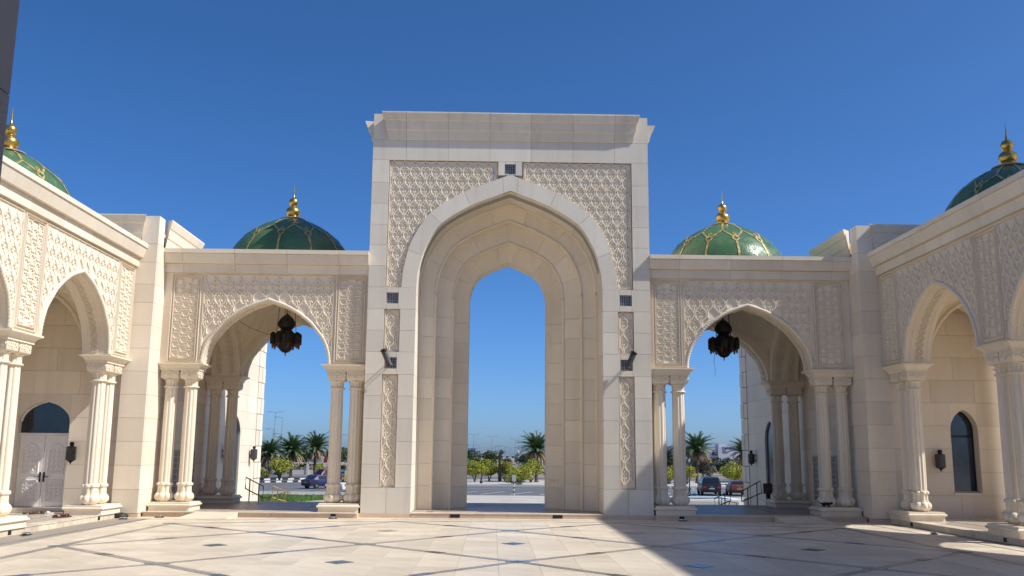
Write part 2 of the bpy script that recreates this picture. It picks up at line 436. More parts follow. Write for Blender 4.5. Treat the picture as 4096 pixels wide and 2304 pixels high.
def rosette(fm, r, h):
    m = MB(fm)
    for k in range(8):
        a = k*math.pi/4; m.petal((0.15*r*math.cos(a), 0.15*r*math.sin(a)), (r*math.cos(a), r*math.sin(a)), 0.28*r, h)
    pts = [(1.12*r*math.cos(k*math.pi/8), 1.12*r*math.sin(k*math.pi/8)) for k in range(16)]
    m.ribbon(pts, 0.16*r, h*0.8, 0, 0.5, True)
    return m
def frame_strips(m, u0, u1, v0, v1, w, h, base=0.0):
    m.ribbon([(u0, v0), (u1, v0), (u1, v1), (u0, v1)], w, h, base, 0.5, True)

# ------------------------------------------------------------------ the setting: plaza, platforms
ZS = 0.13
def rect_sheet(m, x0, x1, y0, y1, z): m.face([(x0, y0, z), (x1, y0, z), (x1, y1, z), (x0, y1, z)])
plaza = struct('plaza', MB().box(-10.02, 10.02, -31, -0.02, -0.30, -0.012), 'joint', 'pale marble courtyard floor crossed by grey granite bands')
def build_tiles():
    T = 0.62; cells = []
    for i in range(-15, 15):
        for j in range(0, 31):
            x0, x1 = i*T+0.31, (i+1)*T+0.31; y1 = -1.02-j*T; y0 = y1-T
            x0, x1 = max(x0, -9.95), min(x1, 9.95)
            if x1-x0 < 0.1: continue
            d = math.hypot((x0+x1)/2-CAM.x, (y0+y1)/2-CAM.y)
            vis = y0 > -13.6 and abs((x0+x1)/2-CAM.x) < 0.62*((y0+y1)/2-CAM.y)+1
            cells.append((0 if vis else 1, d, x0, x1, y0, y1))
    cells.sort()
    tile = MB().box(0.002, T-0.002, 0.002, T-0.002, -0.012, 0).mesh('floor_tile', 'floor_marble')
    rest = MB(); n = 0
    for vis, d, x0, x1, y0, y1 in cells:
        if vis == 0 and n < 295 and abs(x1-x0-T) < 1e-6:
            link('floor_tile', tile, plaza, (x0, y0, 0)); n += 1
        else: rest.box(x0+.002, x1-.002, y0+.002, y1-.002, -0.012, 0)
    o = rest.build('floor_tiles', 'floor_marble', plaza); o['kind'] = 'stuff'
    # border strip between the lattice and the steps
    b = MB(); x = -9.98
    while x < 9.9:
        b.box(x+.002, min(x+1.0, 9.98)-.002, -1.018, -0.03, -0.012, 0); x += 1.0
    for k in range(5):
        pass
    b.build('border_slab', 'floor_marble', plaza)
build_tiles()
def band(pts, w, name='granite_band', mat='granite', z=0.004):
    m = MB()
    (x0, y0), (x1, y1) = pts; dx, dy = x1-x0, y1-y0; L = math.hypot(dx, dy); nx, ny = -dy/L*w/2, dx/L*w/2
    i = [m.p(x0+nx, y0+ny, z), m.p(x0-nx, y0-ny, z), m.p(x1-nx, y1-ny, z), m.p(x1+nx, y1+ny, z), m.p(x0+nx, y0+ny, z-.012), m.p(x0-nx, y0-ny, z-.012), m.p(x1-nx, y1-ny, z-.012), m.p(x1+nx, y1+ny, z-.012)]
    m.f += [[0, 1, 2, 3], [0, 4, 5, 1], [2, 6, 7, 3], [1, 5, 6, 2], [3, 7, 4, 0]]
    return m.build(name, mat, plaza)
V = {}
for s in (-1, 1):
    V[(s*1, 0)] = (s*2.75, -1.42); V[(s*1, 1)] = (s*2.76, -7.52); V[(s*1, 2)] = (s*2.77, -13.6)
    V[(s*2, 0)] = (s*5.39, -4.98); V[(s*2, 1)] = (s*5.43, -10.86); V[(s*2, 2)] = (s*5.45, -16.8)
    V[(s*3, 0)] = (s*7.96, -2.68); V[(s*3, 1)] = (s*8.07, -8.26); V[(s*3, 2)] = (s*8.12, -13.9)
V[(0, 0)] = (0.0, -4.08); V[(0, 1)] = (0.0, -10.28); V[(0, 2)] = (0, -16.4)
EDGES = []
for s in (-1, 1):
    EDGES += [((0, 0), (s, 0)), ((0, 0), (s, 1)), ((0, 1), (s, 1)), ((0, 1), (s, 2)), ((0, 2), (s, 2)),
              ((s, 0), (2*s, 0)), ((s, 1), (2*s, 0)), ((s, 1), (2*s, 1)), ((s, 2), (2*s, 1)), ((s, 2), (2*s, 2)),
              ((2*s, 0), (3*s, 0)), ((2*s, 0), (3*s, 1)), ((2*s, 1), (3*s, 1)), ((2*s, 1), (3*s, 2))]
for a, b in EDGES: band((V[a], V[b]), 0.16)
for s in (-1, 1):
    band(((s*7.98, -2.66), (s*8.07, -8.26)), 0.165, z=0.0045); band(((s*8.07, -8.26), (s*8.14, -20)), 0.165, z=0.0045)
    P_ = [(0, -1.17), (s*2.75, -1.30), (s*5.4, -1.86), (s*8.0, -2.62)]
    for a, b in zip(P_, P_[1:]): band((a, b), 0.10, 'granite_line', z=0.0035)
    P_ = [(0, -.60), (s*4.5, -.72), (s*9.13, -1.34), (s*9.3, -8.0), (s*9.35, -20)]
    for a, b in zip(P_, P_[1:]): band((a, b), 0.055, 'granite_line', z=0.003)
def inset(c, sx, sy, mat, rot=0.0, name='inlaid_tile', z=0.008):
    m = MB(); cs, sn = math.cos(rot), math.sin(rot)
    q = [(c[0]+cs*a*sx/2-sn*b*sy/2, c[1]+sn*a*sx/2+cs*b*sy/2) for a, b in ((-1, -1), (1, -1), (1, 1), (-1, 1))]
    m.rings([[(x, y, z-.01) for x, y in q], [(x, y, z) for x, y in q]])
    return m.build(name, mat, plaza)
def diamond(c, sx, sy, mat, z=0.008, name='inlaid_tile'):
    m = MB(); q = [(c[0]+sx/2, c[1]), (c[0], c[1]+sy/2), (c[0]-sx/2, c[1]), (c[0], c[1]-sy/2)]
    m.rings([[(x, y, z-.01) for x, y in q], [(x, y, z) for x, y in q]]); return m.build(name, mat, plaza)
for k, c in V.items():
    if c[1] < -14 or k in ((1, 0), (-1, 0)): continue
    diamond(c, 0.40, 0.40, 'tile_teal', 0.0075)
    if k == (0, 1): diamond(c, 0.24, 0.22, 'tile_blue', 0.0115)
for c, mt in (((-5.42, -7.9), 'tile_teal'), ((-2.76, -10.5), 'tile_teal'), ((-2.69, -4.36), 'granite'), ((2.71, -4.52), 'granite'), ((5.44, -8.0), 'granite_dark'), ((2.77, -10.7), 'tile_blue'), ((0, -7.2), 'tile_blue')):
    diamond(c, 0.46, 0.50, mt, 0.007); 
    if mt == 'tile_teal': diamond(c, 0.24, 0.26, 'tile_blue', 0.011)
for n, (a, b) in enumerate(EDGES):
    A, B = V[a], V[b]; mx, my = (A[0]+B[0])/2, (A[1]+B[1])/2
    if my < -13.5: continue
    ang = math.atan2(B[1]-A[1], B[0]-A[0])
    inset((mx, my), 0.36, 0.164, ('tile_blue', 'granite_dark', 'granite_dark', 'tile_blue', 'granite_dark')[n % 5], ang, z=0.0085)

# steps and raised floors
step_gate = struct('gate_step', MB().box(-9.5, 9.5, -0.02, 5.5, -1.7, ZS-0.02), 'riser_stone', 'pinkish stone step raising the gate and pavilion floor')
def slab_row(parent, x0, x1, y0, y1, z, n, mat='platform_marble', th=0.022):
    for k in range(n):
        a = x0+(x1-x0)*k/n; b = x0+(x1-x0)*(k+1)/n
        MB().box(a+.002, b-.002, y0, y1, z-th+0.001, z).build('floor_slab', mat, parent)
for (xa, xb, n) in ((-9.5, -3.95, 6), (-2.55, 2.55, 6), (3.95, 9.5, 6)):
    front = -0.34 if abs(xa) > 3 or abs(xb) > 3 else -0.06
    yy = front; rows = [front, front+0.33, 0.9, 1.8, 2.7, 3.6, 4.5, 5.5]
    for r0, r1 in zip(rows, rows[1:]): slab_row(step_gate, xa, xb, r0+.002, r1-.002, ZS, n, 'floor_marble' if r0 == front else 'platform_marble')
for (xa, xb) in ((-9.5, -3.93), (3.93, 9.5)):
    for k in range(5):
        a = xa+(xb-xa)*k/5; b = xa+(xb-xa)*(k+1)/5
        MB().box(a+.003, b-.003, -0.31, -0.021, -0.01, ZS-0.022).build('riser_slab', 'riser_stone', step_gate)
for k in range(8):
    a = -2.56+5.12*k/8; MB().box(a+.003, a+0.64-.003, -0.045, -0.021, -0.01, ZS-0.022).build('riser_slab', 'riser_stone', step_gate)
for x in (-1.39, 1.33): MB().box(x-.13, x+.13, -0.055, -0.03, 0.02, 0.105).build('riser_light', 'black_metal', step_gate)
for x in (-4.55, 4.58): MB().box(x-.065, x+.065, -0.325, -0.30, 0.02, 0.12).build('riser_light', 'black_metal', step_gate)
# dark stepped inlay on the floor inside the gate and thin lines in the pavilions
for s in (-1, 1):
    for (x0, x1, y0, y1) in ((2.0, 2.18, 0.25, 0.9), (1.55, 2.0, 0.80, 0.9), (1.5, 1.68, 0.9, 1.9), (1.1, 1.5, 1.8, 1.9), (1.02, 1.2, 1.9, 2.8)):
        a, b = sorted((s*x0, s*x1)); MB().box(a, b, y0, y1, ZS-.01, ZS+.004).build('inlay_strip', 'granite', step_gate)
    for y in (0.95, 4.4): a, b = sorted((s*4.0, s*9.45)); MB().box(a, b, y, y+.09, ZS-.01, ZS+.004).build('inlay_strip', 'granite_dark', step_gate)
    for x in (5.6, 7.5): a, b = sorted((s*x, s*(x+.09))); MB().box(a, b, 1.04, 4.39, ZS-.01, ZS+.0035).build('inlay_strip', 'granite_dark', step_gate)
MB().box(-1.15, 1.15, 4.0, 4.1, ZS-.01, ZS+.004).build('inlay_strip', 'granite_dark', step_gate)
MB().box(-1.15, 1.15, 5.0, 5.1, ZS-.01, ZS+.004).build('inlay_strip', 'granite_dark', step_gate)
for s in (-1, 1):   # wheelchair ramps
    m = MB(); P = lambda x, y, z: m.p(s*x, y, z)
    i = [P(7.02, -.335, ZS), P(8.12, -.335, ZS), P(8.42, -.98, 0.006), P(7.14, -.98, 0.006), P(7.02, -.335, -.01), P(8.12, -.335, -.01), P(8.42, -.98, -.01), P(7.14, -.98, -.01)]
    m.f += [[0, 1, 2, 3], [4, 7, 6, 5], [0, 4, 5, 1], [1, 5, 6, 2], [2, 6, 7, 3], [3, 7, 4, 0]]
    struct('ramp', m, 'floor_marble', 'short marble ramp up to the %s pavilion floor' % ('right' if s > 0 else 'left'))
# stairs down outside
for k in range(11):
    pass
st = MB()
for k in range(11): st.box(-12, 12, 5.5+0.32*k, 5.5+0.32*(k+1), -1.8, ZS-0.166*(k+1))
struct('stairs', st, 'concrete', 'outer steps going down to the car park')
# gallery floors under the wings
for s in (-1, 1):
    a, b = sorted((s*9.99, s*14.3))
    g = struct('gallery_step', MB().box(a, b, -31, -0.64, -0.30, ZS-.022), 'riser_stone', 'raised gallery floor along the %s arcade' % ('right' if s > 0 else 'left'))
    for k in range(16):
        y1 = -0.64-k*1.1; y0 = y1-1.1
        for (p, q, mt) in ((9.95, 10.3, 'floor_marble'), (10.3, 11.4, 'gallery_marble'), (11.4, 12.6, 'gallery_marble'), (12.6, 14.3, 'gallery_marble')):
            c, d = sorted((s*p, s*q)); MB().box(c+.002, d-.002, y0+.002, y1-.002, ZS-.021, ZS).build('floor_slab', mt, g)
        c, d = sorted((s*9.965, s*9.989)); MB().box(c, d, y0+.003, y1-.003, -.01, ZS-.022).build('riser_slab', 'floor_marble', g)
    for y in (-1.9, -6.2):
        c, d = sorted((s*9.955, s*9.97)); MB().box(c, d, y-.06, y+.06, .015, .10).build('riser_light', 'black_metal', g)
    for x in (10.9, 11.9): c, d = sorted((s*x, s*(x+.08))); MB().box(c, d, -18, -0.9, ZS-.01, ZS+.004).build('inlay_strip', 'granite', g)

# ------------------------------------------------------------------ the great gate
gate = thing('gateway', (0, 0, 0), 'tall pale stone gateway with nested pointed arch in the middle', 'gate')
ZC = [0.09, .78, 1.385, 1.99, 2.595, 3.205, 3.79, 4.40, 4.99, 5.58, 6.19, 6.79, 7.38, 7.97, 8.57, 9.18, 9.84]
GS = 'gate_stone'; TH = 0.10
def gfm(u, z, w): return (u, -w, z)          # w out of the wall towards the courtyard
def gbx(x0, x1, z0, z1, y0=0.0, y1=TH, name='stone_block', mat=GS): return block(gate, mat, x0, x1, y0, y1, z0, z1, name)
for s in (-1, 1):
    def sp(a, b): return tuple(sorted((s*a, s*b)))
    MB().box(*sp(2.56, 3.94), -0.04, 0.10, 0, 0.088).build('plinth_strip', 'riser_stone', gate)
    gbx(*sp(2.573, 3.23), .09, .78); gbx(*sp(3.23, 3.9), .09, .78)
    for z0, z1 in zip(ZC[1:6], ZC[2:7]): gbx(*sp(3.43, 3.9), z0, z1); gbx(*sp(2.573, 3.0), z0, z1)
    for zz0, zz1 in ((3.79, 4.40), (5.58, 6.19)):
        gbx(*sp(3.385, 3.9), zz0, zz1); gbx(*sp(2.573, 3.055), zz0, zz1)
        gbx(*sp(3.055, 3.385), zz0, zz0+.16); gbx(*sp(3.055, 3.385), zz0+.46, zz1)
        g = MB().box(*sp(3.06, 3.38), 0.075, 0.09, zz0+.165, zz0+.455).build('grille', 'dark_grille', gate)
        for k in range(5):
            q = 0.03+k*0.065; MB().box(*sp(3.06+q, 3.06+q+.016), 0.05, 0.073, zz0+.165, zz0+.455).build('grille_bar', 'grille_metal', g)
            q = 0.02+k*0.06; MB().box(*sp(3.06, 3.38), 0.052, 0.07, zz0+.165+q, zz0+.165+q+.014).build('grille_bar', 'grille_metal', g)
    for z0, z1 in ((4.40, 4.99), (4.99, 5.58)): gbx(*sp(3.43, 3.9), z0, z1); gbx(*sp(2.573, 3.0), z0, z1)
    for z0, z1 in zip(ZC[10:15], ZC[11:16]): gbx(*sp(3.425, 3.9), z0, z1)
    gbx(*sp(3.425, 3.9), 9.18, 9.84)
    # narrow carved strips
    for z0, z1 in ((.78, 3.79), (4.40, 5.58)):
        a, b = sp(3.0, 3.43)
        p = MB().box(a+.004, b-.004, 0.07, 0.094, z0+.004, z1-.004).build('carved_panel', 'carved_stone', gate)
        fm = lambda u, z, w: (u, 0.07-w, z)
        fr = MB(fm); frame_strips(fr, a+.03, b-.03, z0+.03, z1-.03, .03, .035); fr.build('panel_frame', 'carved_stone', p)
        n = round((z1-z0-.12)/0.30); row = (z1-z0-.12)/n
        m, cen = ogee(a+.055, b-.055, z0+.06, z1-.06, b-a-.11, row, lambda u, v: True, fm, 0, .055, .030)
        m.build('lattice', 'carved_stone', p)
        fl = fleur(lambda u, z, w: (u, -w, z), .36).mesh('fleur_motif', 'carved_stone')
        for u, v in cen: link('fleur_motif', fl, p, (u, 0.07, v))
    # spandrel panels
    a, b = sp(0.36, 3.42)
    pm = MB(gfm); half = arch_pts(2.9, 6.2, 9.40, 40, GATE_PROF)
    prev = None
    for u, z in half:
        u = max(u, 0.36); 
        q = (pm.p(s*u, z, -.07), pm.p(s*u, 9.83, -.07), pm.p(s*u, z, -.094), pm.p(s*u, 9.83, -.094))
        if prev: pm.f += [[prev[0], q[0], q[1], prev[1]], [prev[0], prev[2], q[2], q[0]]]
        prev = q
    pm.face([(s*2.9, 6.2, -.07), (s*3.42, 6.2, -.07), (s*3.42, 9.83, -.07), (s*2.9, 9.83, -.07)])
    p = pm.build('carved_panel', 'carved_stone', gate)
    fm = lambda u, z, w: (u, 0.07-w, z)
    m, cen = ogee(a+.05, b-.05, 6.24, 9.78, (b-a-.10)/10, 0.262, lambda u, v: v > arch_height(u, 2.93, 6.2, 9.43, GATE_PROF)-.03 or abs(u) > 2.94, fm, 0, .062, .026)
    m.build('lattice', 'carved_stone', p)
    fl = fleur(lambda u, z, w: (u, -w, z), .36).mesh('fleur_motif', 'carved_stone')
    for u, v in cen: link('fleur_motif', fl, p, (u, 0.07, v))
    fr = MB(fm); fr.ribbon([(s*3.395, 6.22), (s*3.395, 9.805), (s*0.385, 9.805)], .035, .035); fr.build('panel_frame', 'carved_stone', p)
# keystone panel with small grille
gbx(-.35, -.16, 9.44, 9.84); gbx(.14, .33, 9.44, 9.84); gbx(-.16, .14, 9.44, 9.47); gbx(-.16, .14, 9.765, 9.84)
g = MB().box(-.155, .135, .075, .09, 9.47, 9.765).build('grille', 'dark_grille', gate)
for k in range(5):
    MB().box(-.14+k*.062, -.125+k*.062, .05, .073, 9.475, 9.76).build('grille_bar', 'grille_metal', g)
    MB().box(-.15, .13, .053, .07, 9.49+k*.056, 9.503+k*.056).build('grille_bar', 'grille_metal', g)
# top band and crown
XJ = [-3.9, -2.96, -1.77, -.59, .58, 1.77, 2.95, 3.9]
for a, b in zip(XJ, XJ[1:]): gbx(a, b, 9.84, 10.43)
CP = [(0.0, 0.0), (.035, .02), (.08, .26), (.105, .275), (.15, .53), (.175, .545), (.235, .735), (.235, .77), (0.0, .77)]
def crown(parent, fm, u0, u1, zb, joints, mat='crown_stone', k=1.0, flare=(0.2, 0.2)):
    cuts = [u0]+[j for j in joints if u0 < j < u1]+[u1]
    for a, b in zip(cuts, cuts[1:]):
        m = MB(fm); r0, r1 = [], []
        for o, z in CP:
            ea = a-(flare[0]*o/.235 if a == u0 else -J); eb = b+(flare[1]*o/.235 if b == u1 else -J)
            r0.append((ea, zb+z*k, o*k)); r1.append((eb, zb+z*k, o*k))
        m.rings([r0, r1]); m.build('crown_block', mat, parent)
crown(gate, gfm, -3.45, 3.45, 10.432, XJ[1:-1])
for s in (-1, 1):
    sp = lambda a, b: tuple(sorted((s*a, s*b)))
    MB().box(*sp(3.46, 3.9), 0.0, 0.5, 10.434, 11.2).build('corner_post', GS, gate)
    MB().box(*sp(3.46, 3.9), 4.7, 5.2, 10.434, 11.2).build('corner_post', GS, gate)
    crown(gate, lambda u, z, w: (s*(3.89+1.35*w), u, z), 0.53, 4.5, 10.39, [1.5, 2.6, 3.7], 'gate_stone', 1.0, (0.05, 0.2))
# arch orders
def order(A, B, off, joints, name, mat=GS, z0=ZS, prof=GATE_PROF, zj=0.0, nsub=10):
    pa = arch_pts(A[0], A[2], A[3], 60, prof); pb = arch_pts(B[0], B[2], B[3], 60, prof)
    def pos(P, S, t):
        if t <= 1: return (S[0], z0+(S[2]-z0)*t)
        f = (t-1)*60; i = min(59, int(f)); f -= i
        return (P[i][0]+(P[i+1][0]-P[i][0])*f, P[i][1]+(P[i+1][1]-P[i][1])*f)
    tz = [(z+zj-z0)/(A[2]-z0) for z in ZC[1:11] if z0+.15 < z+zj < A[2]-.12]
    T = [0]+tz+[1+j for j in joints]
    def ring(s, t):
        a, b = pos(pa, A, t), pos(pb, B, t); e = 0.002
        a2 = pos(pa, A, min(2, t+.01)); a1 = pos(pa, A, max(0, t-.01)); du, dz = a2[0]-a1[0], a2[1]-a1[1]; L = math.hypot(du, dz) or 1; nu, nz = dz/L, -du/L
        ox, oy = off
        q = [(a[0], A[1], a[1]), (b[0], B[1], b[1]), (b[0]+nu*ox, B[1]+oy, b[1]+nz*ox), (a[0]+nu*ox, A[1]+oy, a[1]+nz*ox)]
        return [(s*x, y, z) for x, y, z in q]
    for s in (-1, 1):
        for t0, t1 in zip(T, T[1:]):
            L = (A[2]-z0) if t1 <= 1 else 4.0
            e = J/L; n = 1 if t1 <= 1 else nsub
            ts = [t0+e+(t1-t0-2*e)*k/n for k in range(n+1)]
            if t0 < 1 < t1: ts = sorted(set(ts+[1.0]))
            MB().rings([ring(s, t) for t in ts]).build(name, mat, gate)
    t0 = T[-1]+J/4; ts = [t0+(2-t0)*k/6 for k in range(7)]
    MB().rings([ring(-1, t) for t in ts]+[ring(1, t) for t in ts[::-1][1:]]).build('keystone', mat, gate)
O0 = (2.573, 0.0, 6.2, 8.99); O0b = (2.985, 0.0, 6.2, 9.46)
O1 = (2.573, 1.39, 6.2, 8.99); O1b = (2.138, 1.47, 6.2, 8.49); O2 = (2.138, 1.85, 6.2, 8.49); O2b = (1.642, 2.0, 6.18, 7.96); O2c = (1.642, 2.3, 6.18, 7.96)
O3b = (1.169, 2.62, 6.22, 7.474); O4b = (1.169, 3.36, 6.22, 7.474); O5b = (2.2, 4.84, 6.22, 8.6)
order(O0, O0b, (0, TH), (.22, .475, .71, .95), 'voussoir', z0=6.19)
order((2.573, .012, 6.2, 8.99), O1, (.05, 0), (.25, .5, .75, .95), 'reveal_block')
order(O1, O1b, (.05, .05), (.27, .55, .86), 'voussoir', 'cream_stone', zj=.02)
order(O1b, O2, (.05, 0), (.27, .55, .86), 'reveal_block', 'cream_stone', zj=.02)
order(O2, O2b, (.05, .05), (.20, .42, .66, .985), 'voussoir', 'cream_stone', zj=.07)
order(O2b, O2c, (.05, 0), (.20, .42, .66, .985), 'reveal_block', 'cream_stone', zj=.07)
order(O2c, O3b, (.05, .05), (.27, .55, .86), 'voussoir', 'cream_stone', zj=-.05)
order(O3b, O4b, (.05, 0), (.3, .6, .9), 'reveal_block', 'cream_stone')
order(O4b, O5b, (.05, -.05), (.3, .6, .9), 'voussoir', 'cream_stone')
def arch_path(hw, y, zs, za, z0=ZS, prof=GATE_PROF, n=28):
    h = arch_pts(hw, zs, za, n, prof)
    return [(hw, y, z0)]+[(u, y, z) for u, z in h]+[(-u, y, z) for u, z in h[::-1][1:]]+[(-hw, y, z0)]
for hw, y, za in ((2.555, 1.375, 8.97), (2.13, 1.465, 8.48), (1.635, 2.0, 7.95)):
    MB().tube(arch_path(hw, y, 6.2, za), 0.04, 8).build('roll_moulding', 'cream_stone', gate, 40)
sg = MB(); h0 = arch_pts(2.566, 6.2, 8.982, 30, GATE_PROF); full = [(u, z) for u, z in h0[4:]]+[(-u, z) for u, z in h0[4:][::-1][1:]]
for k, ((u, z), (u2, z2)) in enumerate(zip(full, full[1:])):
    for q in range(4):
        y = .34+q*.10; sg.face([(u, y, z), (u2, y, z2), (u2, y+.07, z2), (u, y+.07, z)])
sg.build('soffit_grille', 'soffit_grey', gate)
core = MB(gfm)
for hw, za, w0, w1, x1 in ((2.61, 9.03, -.095, -1.50, 3.86), (2.175, 8.53, -1.50, -2.04, 3.8), (1.68, 8.0, -2.04, -2.66, 3.8), (1.20, 7.50, -2.66, -3.35, 3.8), (1.75, 8.1, -3.35, -4.0, 3.8), (2.25, 8.65, -4.0, -4.85, 3.86)):
    arch_wall(core, -x1, x1, 0, 11.12, 0, hw, 6.2, za, w0, w1, GATE_PROF)
core.build('core', 'joint', gate)
for s in (-1, 1): MB().box(*sorted((s*3.862, s*3.898)), .105, 4.85, 0, 10.42).build('side_wall', GS, gate)

# ------------------------------------------------------------------ columns
def scroll_faces(m, hw, hd, z0, z1):
    """raised scroll ribs on the four faces of a capital block"""
    for ax in range(4):
        fm = (lambda u, v, w: (u, -hd-w, v), lambda u, v, w: (u, hd+w, v), lambda u, v, w: (-hw-w, u, v), lambda u, v, w: (hw+w, u, v))[ax]
        q = MB(fm); W = hw if ax < 2 else hd; h = z1-z0; zc = (z0+z1)/2
        for s in (-1, 1):
            for c in (0.30, 0.72):
                pts = [(s*W*(c+0.20*math.cos(t)*(1-t/9)), zc+h*0.30*math.sin(t)*(1-t/9)) for t in [k*0.7 for k in range(9)]]
                q.ribbon(pts, .026, .016)
            q.ribbon([(s*W*.06, z0+h*.1), (s*W*.16, zc), (s*W*.05, z1-h*.1)], .026, .016)
        b = len(m.v); m.v += q.v; m.f += [[i+b for i in f] for f in q.f]
def column_meshes():
    sh = MB().lathe([(.172, .862), (.176, 1.2), (.174, 2.4), (.166, 3.392)], n=80, lobes=10, amp=.13).mesh('column', 'cream_stone', 50)
    ba = MB().lathe([(.15, .352), (.175, .37), (.225, .40), (.26, .45), (.267, .50), (.25, .55), (.22, .585), (.205, .59), (.205, .612), (.19, .62), (.188, .77), (.20, .778), (.222, .79), (.226, .82), (.212, .85), (.18, .866)], n=64, lobes=8, amp=.17).mesh('column_base', 'cream_stone', 45)
    ca = MB()
    ca.lathe([(.19, 3.388), (.208, 3.398), (.213, 3.412), (.208, 3.428), (.185, 3.437)], n=24)
    ca.lathe([(.172, 3.437), (.172, 3.56), (.19, 3.595), (.225, 3.612)], n=72, lobes=12, amp=.12)
    hw = .243
    ca.rings([[(sx*(hw-d), sy*(hw-d), z) for sx, sy in ((-1, -1), (1, -1), (1, 1), (-1, 1))] for d, z in ((.07, 3.613), (.02, 3.635), (0, 3.665), (0, 3.853))])
    scroll_faces(ca, hw, hw, 3.665, 3.85)
    return sh, ba, ca.mesh('capital', 'cream_stone', 35)
CM = column_meshes()
def column(parent, x, y):
    c = link('column', CM[0], parent, (x, y, 0)); link('column_base', CM[1], c); link('capital', CM[2], c)
def rect_rings(m, x0, x1, y0, y1, prof):
    m.rings([[(x0-d, y0-d, z), (x1+d, y0-d, z), (x1+d, y1+d, z), (x0-d, y1+d, z)] for d, z in prof])
def plinth(parent, x0, x1, y0, y1):
    m = MB(); rect_rings(m, x0, x1, y0, y1, [(0, ZS-.01), (0, .155), (-.006, .16), (-.006, .238), (.02, .245), (.036, .262), (.04, .277), (.036, .292), (.02, .306), (.0, .31), (0, .35)])
    m.build('plinth', 'cream_stone', parent)
def abacus(parent, x0, x1, y0, y1, clip=None):
    m = MB(); pr = [(0, 3.855), (0, 3.915), (.012, 3.925), (.03, 3.95), (.06, 3.98), (.10, 4.005), (.125, 4.012), (.125, 4.05)]
    cl = clip or (-99, 99)
    m.rings([[(max(cl[0], min(cl[1], x)), y, z) for x, y in ((x0-d, y0-d), (x1+d, y0-d), (x1+d, y1+d), (x0-d, y1+d))] for d, z in pr])
    m.build('abacus', 'cream_stone', parent)
def rope(fm, hw, uc, zs, za, w, r=.052, prof=BAY_PROF, turns=70):
    h = arch_pts(hw, zs, za, 110, prof); P = [(uc+u, z) for u, z in h]+[(uc-u, z) for u, z in h[::-1][1:]]
    m = MB(fm); rr = []; n = 8; N = len(P)
    for i, (u, z) in enumerate(P):
        a = P[max(0, i-1)]; b = P[min(N-1, i+1)]; du, dz = b[0]-a[0], b[1]-a[1]; L = math.hypot(du, dz); nu, nz = dz/L, -du/L
        ring = []
        for k in range(n):
            t = 2*math.pi*k/n; q = r*(1+.17*math.cos(t*1+2*math.pi*turns*i/N))
            ring.append((u+nu*q*math.cos(t), z+nz*q*math.cos(t), w+q*math.sin(t)))
        rr.append(ring)
    return m.rings(rr)

# ------------------------------------------------------------------ domes
def dome(parent, cx, cy, rs=1.0, dz=0.0):
    prof = [(1.92, 6.98), (1.95, 7.20), (1.90, 7.50), (1.70, 7.80), (1.50, 8.04), (1.31, 8.20), (1.12, 8.33), (.93, 8.445), (.74, 8.535), (.55, 8.61), (.36, 8.68)]
    prof = [(r*rs, z) for r, z in prof]
    def at(z):
        for (r0, z0), (r1, z1) in zip(prof, prof[1:]):
            if z0 <= z <= z1: return r0+(r1-r0)*(z-z0)/(z1-z0)
        return prof[-1][0]
    d = MB().lathe(prof, (cx, cy), 64).build('dome', 'dome_tile', parent, 60)
    N = 12; m = MB()
    def strip(pts, w):   # pts: (angle, z) on the dome surface
        idx = []
        for i, (a, z) in enumerate(pts):
            r = at(z)+.004
            a0, z0 = pts[max(0, i-1)]; a1, z1 = pts[min(len(pts)-1, i+1)]
            du, dv = (a1-a0)*r, math.hypot(z1-z0, at(z1)-at(z0))*(1 if z1 >= z0 else -1); L = math.hypot(du, dv) or 1; nu, nv = -dv/L*w/2, du/L*w/2
            sl = (at(min(8.68, z+.02))-at(max(6.98, z-.02))); zz = .04/math.hypot(.04, sl) if True else 1
            for s in (1, -1):
                za = z+s*nv*zz; ra = at(min(8.679, max(6.981, za)))+.012; aa = a+s*nu/max(r, .1)
                idx.append(m.p(cx+ra*math.cos(aa), cy+ra*math.sin(aa), za+.006))
        for k in range(0, len(idx)-2, 2): m.f.append([idx[k], idx[k+1], idx[k+3], idx[k+2]])
    for k in range(N):
        a = 2*math.pi*(k+.5)/N; hstep = math.pi/N
        strip([(a, 8.67-.045*i) for i in range(9)], .062*rs)
        for s in (-1, 1): strip([(a+s*hstep*i/8*.93, 8.29-.036*i) for i in range(9)], .062*rs)
        b = a+hstep
        for s in (-1, 1): strip([(b, 8.09), (b+s*.058, 8.0), (b+s*.058, 7.95), (b, 7.86)], .05*rs); strip([(b, 8.19), (b+s*.035, 8.13), (b, 8.07)], .04*rs)
        strip([(b, 7.88-.1*i) for i in range(9)], .068*rs)
    m.build('gold_tracery', 'gold_strip', d)
    f = MB().lathe([(.34, 8.66), (.385, 8.68), (.385, 8.70), (.30, 8.725), (.20, 8.735)], (cx, cy), 32).build('dome_cap', 'dome_cap', d, 40)
    fp = [(.19, 8.735), (.21, 8.745), (.21, 8.765), (.175, 8.775), (.15, 8.785)]
    fp += [(.215*math.sin(t)+.0, 8.935-.18*math.cos(t)) for t in [0.75+k*.2 for k in range(10)]]
    fp += [(.085, 9.115)]+[(.145*math.sin(t), 9.245-.14*math.cos(t)) for t in [0.6+k*.22 for k in range(11)]]+[(.03, 9.39), (.02, 9.5), (.004, 9.82)]
    MB().lathe(fp, (cx, cy), 28).build('finial', 'gold', d, 50)
    d.location.z += dz
    return d
